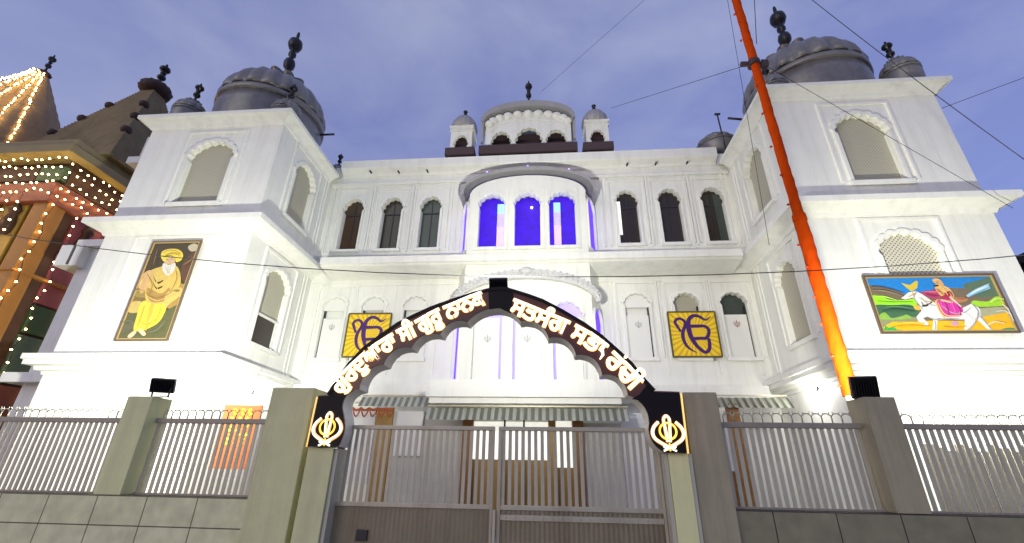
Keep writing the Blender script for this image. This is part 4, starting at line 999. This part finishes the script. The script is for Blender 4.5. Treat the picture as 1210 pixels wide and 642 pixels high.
picture('rider_painting', [(1018.5, 327), (1172, 322.5), (1205, 393.5), (1041, 395)], 10.86, [
    ((.016, .20, .55), None, 0),
    ((.17, .13, .08), k5([(120, 215), (190, 215), (300, 240), (400, 275), (560, 260), (640, 230), (800, 235), (900, 205), (1040, 190), (1130, 400), (1160, 540), (250, 540)]), 0),
    ((.10, .16, .09), k5([(790, 215), (900, 180), (1000, 165), (1050, 270), (900, 300), (850, 250)]), 1),
    ((.30, .72, .02), k5([(170, 290), (230, 285), (300, 315), (400, 315), (460, 310), (460, 360), (200, 355)]), 1),
    ((.32, .60, .03), k5([(860, 320), (960, 325), (1020, 290), (1080, 300), (1095, 350), (880, 360)]), 1),
    ((.05, .13, .065), k5([(195, 352), (300, 350), (440, 350), (490, 400), (470, 430), (380, 420), (300, 445), (225, 420)]), 1),
    ((.24, .25, .12), k5([(215, 425), (300, 440), (400, 425), (490, 435), (500, 480), (300, 480), (240, 495)]), 0),
    ((.22, .42, .06), k5([(220, 425), (260, 400), (310, 440), (380, 425), (410, 415), (440, 440), (330, 450), (235, 445)]), 1),
    ((.36, .36, .22), k5([(870, 380), (1080, 365), (1100, 410), (900, 430)]), 1),
    ((.80, .42, .01), k5([(250, 500), (310, 465), (480, 460), (620, 455), (830, 460), (930, 430), (1090, 400), (1150, 530), (260, 535)]), 0),
    ((.03, .34, .05), k5([(245, 530), (265, 490), (290, 505), (320, 495), (340, 515), (410, 524), (400, 534), (260, 534)]), 0),
    ((.08, .25, .08), k5([(1040, 525), (1090, 505), (1150, 510), (1165, 533), (1050, 534)]), 1),
    ((.70, .70, .66), k5([(370, 305), (420, 265), (470, 255), (520, 280), (590, 330), (640, 350), (790, 370), (850, 340), (890, 400), (870, 470), (830, 510), (815, 535), (800, 520), (805, 455), (700, 445), (620, 440), (612, 535), (585, 535), (590, 450), (545, 430), (520, 440), (560, 480), (545, 492), (490, 465), (475, 430), (510, 390), (480, 330), (450, 300), (400, 312)]), 0),
    ((.72, .72, .68), k5([(840, 360), (900, 370), (920, 440), (990, 525), (975, 530), (900, 460), (860, 420)]), 1),
    ((.60, .45, .04), k5([(370, 200), (430, 215), (470, 185), (485, 190), (480, 235), (440, 260), (410, 235)]), 0),
    ((.62, .42, .05), k5([(455, 355), (480, 350), (500, 370), (495, 385), (465, 380)]), 1),
    ((.05, .04, .03), k5([(510, 352), (540, 352), (580, 325), (584, 332), (545, 362), (512, 362)]), 0),
    ((.40, .05, .13), k5([(500, 265), (560, 255), (630, 240), (640, 290), (600, 310), (540, 290)]), 1),
    ((.75, .50, .10), k5([(600, 330), (640, 320), (670, 430), (650, 430)]), 1),
    ((.60, .04, .32), k5([(612, 330), (640, 310), (720, 320), (785, 370), (780, 420), (730, 432), (675, 430), (640, 400)]), 1),
    ((.36, .03, .06), k5([(640, 270), (690, 235), (730, 300), (700, 315), (645, 305)]), 1),
    ((.66, .40, .14), k5([(595, 220), (620, 205), (650, 215), (700, 240), (730, 290), (715, 300), (690, 260), (650, 290), (625, 275), (605, 245)]), 1),
    ((.42, .19, .09), k5([(730, 300), (810, 300), (820, 320), (770, 335), (700, 320)]), 1),
    ((.02, .015, .015), k5([(588, 218), (624, 212), (622, 224), (592, 228)]), 0),
    ((.60, .36, .16), k5([(580, 180), (610, 170), (650, 200), (660, 215), (640, 212), (600, 205)]), 1),
    ((.65, .50, .25), k5([(630, 310), (720, 330), (720, 340), (640, 325)]), 0),
    ((.70, .55, .40), k5([(700, 290), (780, 360), (775, 368), (695, 300)]), 0),
    ((.30, .55, .70), k5([(810, 285), (870, 245), (960, 205), (975, 240), (880, 275), (820, 300)]), 0),
    ((.50, .28, .40), k5([(705, 470), (750, 465), (755, 485), (720, 492)]), 1),
], 'frame_bronze', 'frame_gold', 'wide bright painting of a rider on a white horse on the right tower', .05, [
    (c, k5(p), w) for c, p, w in (
    ((.32, .32, .34), [(470, 255), (455, 300), (480, 340), (520, 390)], .025), ((.34, .34, .36), [(540, 430), (600, 450), (700, 445), (800, 452)], .03), ((.36, .36, .38), [(640, 350), (700, 400), (780, 410), (840, 370)], .03), ((.32, .32, .34), [(850, 345), (890, 400), (870, 470), (820, 530)], .03), ((.36, .36, .38), [(590, 450), (600, 490), (592, 535)], .022), ((.45, .45, .46), [(500, 300), (540, 340), (600, 360)], .03), ((.40, .40, .42), [(880, 410), (920, 450), (980, 522)], .025), ((.85, .85, .83), [(760, 400), (830, 430), (850, 480)], .04),
    ((.03, .02, .02), [(452, 280), (458, 277), (465, 280)], .02), ((.55, .35, .03), [(410, 300), (440, 285), (480, 262)], .018), ((.55, .35, .03), [(440, 262), (452, 300)], .016), ((.62, .30, .05), [(480, 300), (540, 330), (640, 315)], .014), ((.05, .04, .03), [(500, 330), (520, 355), (560, 340)], .018),
    ((.85, .62, .10), [(615, 335), (645, 400), (690, 428), (775, 425)], .025), ((.36, .02, .18), [(660, 330), (680, 380), (690, 425)], .03), ((.75, .12, .45), [(700, 330), (725, 380), (730, 428)], .03), ((.36, .02, .18), [(740, 345), (765, 390), (765, 425)], .025), ((.75, .12, .45), [(630, 330), (650, 380)], .025),
    ((.70, .16, .22), [(520, 262), (580, 265), (625, 262)], .03), ((.22, .02, .06), [(530, 280), (580, 290), (620, 292)], .03), ((.26, .02, .04), [(650, 280), (690, 265), (715, 300)], .025), ((.82, .60, .18), [(612, 215), (650, 245), (680, 290)], .02), ((.30, .12, .04), [(600, 245), (625, 262), (650, 285)], .02), ((.80, .52, .12), [(585, 190), (610, 178), (645, 200)], .02), ((.12, .06, .03), [(600, 205), (612, 203)], .014), ((.30, .12, .04), [(735, 310), (780, 312), (815, 308)], .02),
    ((.75, .85, .9), [(830, 280), (880, 255), (950, 225)], .025), ((.15, .35, .55), [(830, 295), (890, 268), (965, 235)], .02), ((.5, .7, .8), [(850, 262), (900, 238), (960, 210)], .02),
    ((.10, .075, .045), [(130, 230), (240, 235), (380, 275)], .03), ((.24, .19, .12), [(160, 255), (260, 262), (380, 298)], .04), ((.20, .55, .02), [(200, 330), (300, 338), (440, 335)], .03), ((.45, .85, .08), [(180, 300), (240, 297), (330, 322)], .03), ((.03, .08, .04), [(230, 400), (320, 385), (450, 400)], .04), ((.10, .22, .10), [(230, 370), (330, 365), (440, 378)], .03),
    ((.62, .30, .01), [(290, 505), (420, 495), (560, 500)], .03), ((.9, .55, .05), [(330, 480), (430, 475), (520, 482)], .03), ((.62, .30, .01), [(640, 500), (720, 510), (800, 500)], .03), ((.55, .75, .15), [(960, 340), (1010, 310), (1070, 320)], .035), ((.62, .62, .55), [(1000, 400), (1060, 395), (1110, 430)], .03), ((.72, .70, .60), [(1040, 350), (1090, 390), (1140, 470)], .03), ((.05, .5, .08), [(255, 528), (275, 495)], .014), ((.05, .5, .08), [(300, 528), (325, 498)], .014), ((.70, .66, .5), [(930, 500), (990, 470), (1060, 480)], .025))])

# ================================================================== FLAGPOLE, CABLES
fp = empty('flagpole', (5.02, 8.0, 0), 'tall flagpole wrapped in saffron cloth behind the right fence', 'flagpole')
b = MB().use('saffron')
def wob(z0, z1, r, n=150):
    b.lathe((5.02, 8.0, 0), [(r*(1+.02*math.sin(z*9)+.018*math.sin(z*23)), z) for z in [z0+(z1-z0)*k/n for k in range(n+1)]], 28, lambda a, z: 1+.035*math.sin(3*a+z*5)+.03*math.sin(5*a-z*17+2*math.sin(z*3)))
wob(2.84, 6.25, .118); wob(6.25, 14.6, .094, 260); b.lathe((5.02, 8.0, 0), [(.118, 6.2), (.128, 6.23), (.122, 6.34), (.095, 6.4)], 16)
b.build('cloth_wrap', parent=fp)
b = MB().use('saffron_knot')
for k, z in enumerate([3.0, 3.5, 4.1, 4.6, 5.2, 5.7, 6.6, 7.3, 8.1, 9.0, 9.8, 11.4, 12.3]):
    a = math.pi+.3*math.sin(k*2.1); b.sphere((5.02+math.cos(a)*.14, 8.0+math.sin(a)*.14, z), .035, 1, (1, 1, .7))
b.build('tie_knots', parent=fp)['kind'] = 'stuff'
b = MB().use('maroon_dark').lathe((5.0, 8.0, 10.55), [(.11, -.07), (.145, -.06), (.145, .06), (.11, .07)], 14); b.box(5.2, 5.32, 7.95, 8.05, 10.45, 10.62); b.box(4.70, 4.84, 7.96, 8.04, 10.5, 10.6); b.build('guy_collar', parent=fp)
MB().use('jamb_light').lathe((5.02, 8.0, 0), [(.09, .3), (.09, 2.9)], 16).build('steel_pole', parent=fp)
MB().use('paving').box(4.5, 5.5, 7.5, 8.5, .006, .36, .03).build('plinth', parent=fp)

def cable(pts, r, label, name='cable', sag=0):
    pts = [Vector(p) for p in pts]; out = []
    for a, c in zip(pts, pts[1:]):
        for k in range(16):
            t = k/16; p = a.lerp(c, t); p.z -= sag*4*t*(1-t); out.append(p)
    out.append(pts[-1]); return tag(MB().use('wire_dark').tube(out, r, 6).build(name), label, 'cable')
cable([(-13.0, 7.0, 6.2), (9.9, 7.05, 5.15)], .009, 'thin black cable sagging right across the front between the two towers', sag=.95)
x, z = at(722, 128, 14.4)
cable([(4.92, 8.0, 10.55), (x, 14.4, z)], .008, 'guy wire from the flagpole collar down left to the right roof kiosk', 'guy_wire')
a0, a1 = at(858, -10, 7.6), at(909, 290, 9.2)
cable([(a0[0], 7.6, a0[1]), (a1[0], 9.2, a1[1])], .006, 'thin guy wire hanging left of the flagpole down past the tower corner', 'guy_wire')
a0, a1 = at(891, -8, 7.9), at(894, 52, 8.0)
cable([(a0[0], 7.9, a0[1]), (a1[0], 8.0, a1[1])], .009, 'short wire right of the flagpole in front of the right dome', 'guy_wire')
a0, a1 = at(952, -6, 9), at(1215, 192, 9)
cable([(a0[0], 9, a0[1]), (a1[0], 9, a1[1])], .009, 'cable running down right past the small corner dome into the sky', sag=.12)
a0, a1 = at(905, 78, 8.05), at(1197, 246, 10.6)
cable([(a0[0], 8.05, a0[1]), (a1[0], 10.6, a1[1])], .006, 'guy wire slanting across the right tower to its cornice corner', 'guy_wire')
a0, a1 = at(766, -4, 11), at(640, 108, 14.3)
cable([(a0[0], 11, a0[1]), (a1[0], 14.3, a1[1])], .006, 'faint wire rising right from the central roof pavilion', 'guy_wire')
a0, a1 = at(1113, 128, 11.5), at(1215, 90, 11.5)
cable([(a0[0], 11.5, a0[1]), (a1[0], 11.5, a1[1])], .009, 'faint cable leaving the top of the right tower at the edge')

# ================================================================== BEHIND THE FENCE
bn = empty('banner', (-6.6, 9.5, .01), 'orange banner with yellow flower garlands standing behind the left fence', 'banner')
b = MB().use('banner_orange').box(-7.06, -6.2, 9.5, 9.53, 1.55, 2.82, .004); b.build('banner_cloth', parent=bn)
b = MB().use('garland_yellow')
for cx in (-6.78, -6.60, -6.44):
    for k in range(9):
        b.sphere((cx+.03*math.sin(k*2.3), 9.485, 2.72-k*.085), .05, 1, (1, .5, .8))
    b.sphere((cx, 9.48, 2.70), .075, 1, (1, .5, .7))
b.build('garland', parent=bn)
b = MB().use('wood').box(-7.05, -7.0, 9.51, 9.55, .01, 1.6).box(-6.26, -6.21, 9.51, 9.55, .01, 1.6); b.build('stand', parent=bn)
dr = MB().use('drape_red')
x0, x1 = at(407, 483, 12.9)[0], at(466, 483, 12.9)[0]; z = at(440, 482, 12.9)[1]
n = 6
for k in range(n):
    xa, xb = x0+(x1-x0)*k/n, x0+(x1-x0)*(k+1)/n
    dr.tube([(xa+(xb-xa)*t, 12.9, z-.24*math.sin(math.pi*t)) for t in [j/10 for j in range(11)]], .022, 6)
    dr.tube([(xa+(xb-xa)*t, 12.9, z-.07*math.sin(math.pi*t)) for t in [j/6 for j in range(7)]], .03, 6)
tag(dr.build('garland_swag'), 'red orange looped garland hung under the left awning', 'garland')
bs = MB().use('board_dark'); xa, xb = at(1097, 540, 8.3)[0], at(1300, 540, 8.3)[0]
for k in range(16): bs.box(xa+(xb-xa)*k/16+.006, xa+(xb-xa)*(k+1)/16-.006, 8.3, 8.34, .01, 2.12-.05*(k % 3), .006)
bs.use('wood').box(xa, xb, 8.345, 8.39, 1.4, 1.5).box(xa, xb, 8.345, 8.39, .4, .5)
tag(bs.build('board_screen'), 'dark boarded screen standing behind the far right fence panel', 'screen')
# dark house beyond the right tower
dh = MB().use('dark_house').box(19.4, 30, 17.5, 28, 0, 9.6).box(19.1, 30.3, 17.2, 28.3, 9.6, 9.95).build('house'); tag(dh, 'black unlit house beyond the right tower at the picture edge', 'house')

# ================================================================== PAINTED TEMPLE WITH FAIRY LIGHTS
tp = empty('temple', (-24, 14, 0), 'painted temple with tapering spires hung with fairy lights left of the gurdwara', 'temple')
YQ, XC = 13.9, -20.35        # front plane and the corner where the side wall turns back
b = MB().use('temple_dark').box(-36, XC, YQ+.2, 24, 0, 13.6); body = b.build('temple_wall', parent=tp)
def tbox(x0, x1, z0, z1, material, name, y=YQ, th=.3): return MB().use(material).box(x0, x1, y, y+th, z0, z1, .02).build(name, parent=tp)
def sbox(y0, y1, z0, z1, material, name, d=.1): return MB().use(material).box(XC-.1, XC+d, y0, y1, z0, z1, .02).build(name, parent=tp)
tbox(XC-.5, XC+.15, 0, 12.0, 't_orange', 'corner_pillar', YQ-.15, .7)
tbox(-24.9, -24.0, 0, 12.0, 't_yellow', 'painted_pillar', YQ-.2, .5)
sbox(14.95, 16.9, 9.7, 11.6, 't_magenta', 'painted_panel'); sbox(14.95, 17.3, 7.4, 9.6, 't_magenta', 'painted_panel', .06); sbox(17.0, 19.0, 9.7, 11.6, 't_red', 'painted_panel')
sbox(14.95, 17.5, 6.2, 7.3, 't_green', 'painted_panel', .12); sbox(14.95, 17.8, 4.3, 6.1, 't_teal', 'painted_panel'); sbox(14.95, 18, 2.0, 4.2, 't_red', 'painted_panel', .14)
tbox(-23.9, -21.3, 5.0, 8.2, 't_red', 'painted_panel'); tbox(-23.9, -21.3, 8.4, 11.3, 't_yellow', 'painted_panel'); tbox(-23.2, -22.0, 9.0, 10.6, 'temple_dark', 'niche', YQ-.06, .1); tbox(-23.9, -21.3, 0, 4.8, 't_green', 'painted_panel')
MB().use('t_red').box(-36, XC+.25, YQ-.3, 21, 11.3, 12.2, .02).build('string_course', parent=tp); MB().use('temple_dark').box(-20.75, XC+.12, YQ+.1, 21, 12.3, 13.1, .02).build('string_course', parent=tp); MB().use('t_green').box(-21.4, XC+.10, YQ-.15, YQ+.095, 12.4, 13.1, .02).build('string_course', parent=tp); MB().use('temple_dark').box(-36, -21.45, YQ-.15, 21, 12.4, 13.1, .02).build('string_course', parent=tp); MB().use('t_orange').box(-36, XC+.2, YQ-.25, 21, 8.25, 8.38, .01).build('string_course', parent=tp)
for x in (-23.6, -22.6, -21.6):
    MB().use('temple_dark').lathe((x, YQ-.1, 9.9), [(.08, 0), (.2, .1), (.26, .5), (.14, .9), (.22, 1.1), (.08, 1.4)], 12).build('carved_bracket', parent=tp)
for y in (15.6, 16.7):
    MB().use('temple_dark').lathe((XC+.1, y, 9.8), [(.08, 0), (.26, .1), (.3, .5), (.16, .9), (.26, 1.1), (.08, 1.4)], 12).build('carved_bracket', parent=tp)
MB().use('temple_eave').box(-27.0, XC+.55, YQ-.6, 22, 13.55, 13.95, .04).box(-26.6, XC+.3, YQ-.35, 21.5, 13.95, 14.4, .04).build('eave', parent=tp)
# hall roof: stepped pyramid with a lobed crown
b = MB().use('temple_roof'); cx, cy = -22.35, 17.3
steps = 44; apex = 21.1; base = 14.38
for k in range(steps):
    t0, t1 = k/steps, (k+1)/steps; h0 = 2.45*(1-t0)**1.0+.30; z0, z1 = base+(apex-base)*t0, base+(apex-base)*t1
    b.box(cx-h0, cx+h0, cy-h0, cy+h0, z0, z1-.015)
b.use('temple_dark').lathe((cx, cy, 20.9), [(.3, 0), (.7, .15), (.8, .45), (.62, .75), (.25, .9)], 24, petal(12, .1))
for q in (.3, .5, .7):
    h0 = 2.45*(1-q)+.25
    for sx, sy in ((-1, -1), (1, -1), (-1, 1)): b.sphere((cx+sx*h0, cy+sy*h0, base+(apex-base)*q+.12), .24, 2)
hr = b.build('hall_roof', parent=tp); finial((cx, cy, 21.7), 1.7, .22, hr)
# lit spire: curved tower of diminishing courses
sx, sy = -30.2, 17.2
def rs(z): t = (z-13.5)/(23.0-13.5); return 3.2*max(0, 1-t)**.85*(1+.25*math.sin(math.pi*min(1, t)))+.22
b = MB().use('temple_spire')
b.lathe((sx, sy, 0), [(rs(13.5+9.5*k/34)*(1+.02*(k % 2)), 13.5+9.5*k/34) for k in range(35)], 48, lambda a, z: 1+.07*(abs(math.cos(2*a)))+.03*math.cos(12*a))
b.use('temple_dark').lathe((sx, sy, 22.9), [(.2, 0), (.34, .08), (.38, .2), (.26, .32), (.1, .4)], 20, petal(10, .1))
spire = b.build('spire', parent=tp); finial((sx, sy, 23.2), 1.5, .15, spire)

def light_string(pts, gap, label, group, r=.042):
    pts = [Vector(p) for p in pts]
    t = MB().use('wire_dark').tube(pts, .010, 5).build('light_string'); tag(t, label, 'fairy lights', group)
    d = 0; acc = 0
    for a, c in zip(pts, pts[1:]):
        L = (c-a).length; q = gap-acc
        while q < L:
            p = a.lerp(c, q/L)
            o = BULB.copy(); COL.objects.link(o); o.parent = t; o.location = p+Vector((random.uniform(-.06, .06), -.05, random.uniform(-.09, .05))); q += gap
        acc = L-(q-gap)
    return t
me = MB().use('bulb').sphere((0, 0, 0), .038, 1)
BULB = me.build('bulb'); COL.objects.unlink(BULB)
for k, a in enumerate((-160, -145, -130, -115, -100, -85, -70, -55, -40, -25)):
    pts = []
    for j in range(22):
        z = 23.1-j*.42; q = R_(a); r_ = (rs(min(z, 22.9))+.12)*(1+.07*abs(math.cos(2*q)))
        pts.append((sx+math.cos(q)*r_, sy+math.sin(q)*r_, z))
    light_string(pts, .24, 'string of warm fairy lights running down the curved temple spire', 'light strings down the spire')
for x in (-25.6, -25.0, -24.3, -23.7, -23.1, -22.6, -22.1, -21.6, -21.1):
    pts = [(x+.12*math.sin(j*1.7+x), YQ-.42, 11.6-j*.55) for j in range(15)]
    light_string(pts, .42, 'string of warm fairy lights hanging down the painted temple front', 'light strings down the temple front')
for y, lab in ((13.85, 'fairy light string hanging down the orange corner pillar of the temple'), (14.9, 'fairy light string hanging down just right of the orange corner pillar'), (16.2, 'fairy light string hanging over the magenta panels nearest the gurdwara')):
    pts = [(XC+.32, y+.10*math.sin(j*1.9+y), 11.6-j*.55) for j in range(16)]
    light_string(pts, .42, lab, None)
for k, z in enumerate((13.3, 12.9, 12.5, 12.1, 11.7)):
    s_ = ('topmost', 'second from top', 'middle', 'second from bottom', 'lowest')[k]+' of the five fairy light strings looped under the temple eave'
    pts = [(-27+.5*j, YQ-.5, z-.14*abs(math.sin(j*.9+k))) for j in range(14)]+[(XC+.38, YQ-.5+.5*j, z-.14*abs(math.sin(j*.9+k))) for j in range(8)]
    light_string(pts, .34, s_, 'light strings along the eave')

# ================================================================== SKY AND LIGHT
w = bpy.data.worlds.new('World'); scene.world = w; w.use_nodes = True; nt = w.node_tree
bg = nt.nodes['Background']; tc = nt.nodes.new('ShaderNodeTexCoord')
sky = nt.nodes.new('ShaderNodeTexSky'); sky.sky_type = 'NISHITA'; sky.sun_disc = False
SUN_EL, SUN_ROT = 9.0, 215.0
sky.sun_elevation = R_(SUN_EL); sky.sun_rotation = R_(SUN_ROT); sky.altitude = 600; sky.air_density = 1.0; sky.dust_density = 1.5; sky.ozone_density = 3
mp = nt.nodes.new('ShaderNodeMapping'); mp.inputs['Scale'].default_value = (1.6, 1.6, 3.0)
n1 = nt.nodes.new('ShaderNodeTexNoise'); n1.inputs['Scale'].default_value = 1.7; n1.inputs['Detail'].default_value = 6; n1.inputs['Roughness'].default_value = .52; n1.inputs['Distortion'].default_value = .35
nt.links.new(tc.outputs['Generated'], mp.inputs['Vector']); nt.links.new(mp.outputs[0], n1.inputs['Vector'])
rp = nt.nodes.new('ShaderNodeValToRGB'); rp.color_ramp.elements[0].position = .38; rp.color_ramp.elements[1].position = .68
nt.links.new(n1.outputs['Fac'], rp.inputs[0])
rp.color_ramp.elements[0].color = (1.72, 1.93, 3.85, 1); rp.color_ramp.elements[1].color = (3.0, 3.25, 4.7, 1)
SKY_TINT = (1.9, 1.5, 2.1)
tn = nt.nodes.new('ShaderNodeMix'); tn.data_type = 'RGBA'; tn.blend_type = 'MULTIPLY'; tn.inputs[0].default_value = 1; tn.inputs[7].default_value = (*SKY_TINT, 1)
nt.links.new(sky.outputs[0], tn.inputs[6])
cl = nt.nodes.new('ShaderNodeMix'); cl.data_type = 'RGBA'; cl.inputs[0].default_value = .72
nt.links.new(tn.outputs[2], cl.inputs[6]); nt.links.new(rp.outputs[0], cl.inputs[7]); nt.links.new(cl.outputs[2], bg.inputs['Color'])
bg.inputs['Strength'].default_value = .14
sd = bpy.data.lights.new('sun', 'SUN'); sd.energy = .42; sd.angle = R_(40); sd.color = (1, 1, .70)
so = bpy.data.objects.new('sun', sd); COL.objects.link(so)
# light travels from the sun: low glow behind the camera's left shoulder
az = R_(SUN_ROT); el = R_(24)
dv = Vector((math.sin(az)*math.cos(el), math.cos(az)*math.cos(el), math.sin(el)))
so.rotation_euler = dv.to_track_quat('Z', 'Y').to_euler()
vs = scene.view_settings; vs.view_transform = 'Standard'; vs.look = 'None'; vs.exposure = 0; vs.gamma = 1; vs.use_curve_mapping = False
scene.cycles.use_denoising = True
scene.cycles.max_bounces = 6
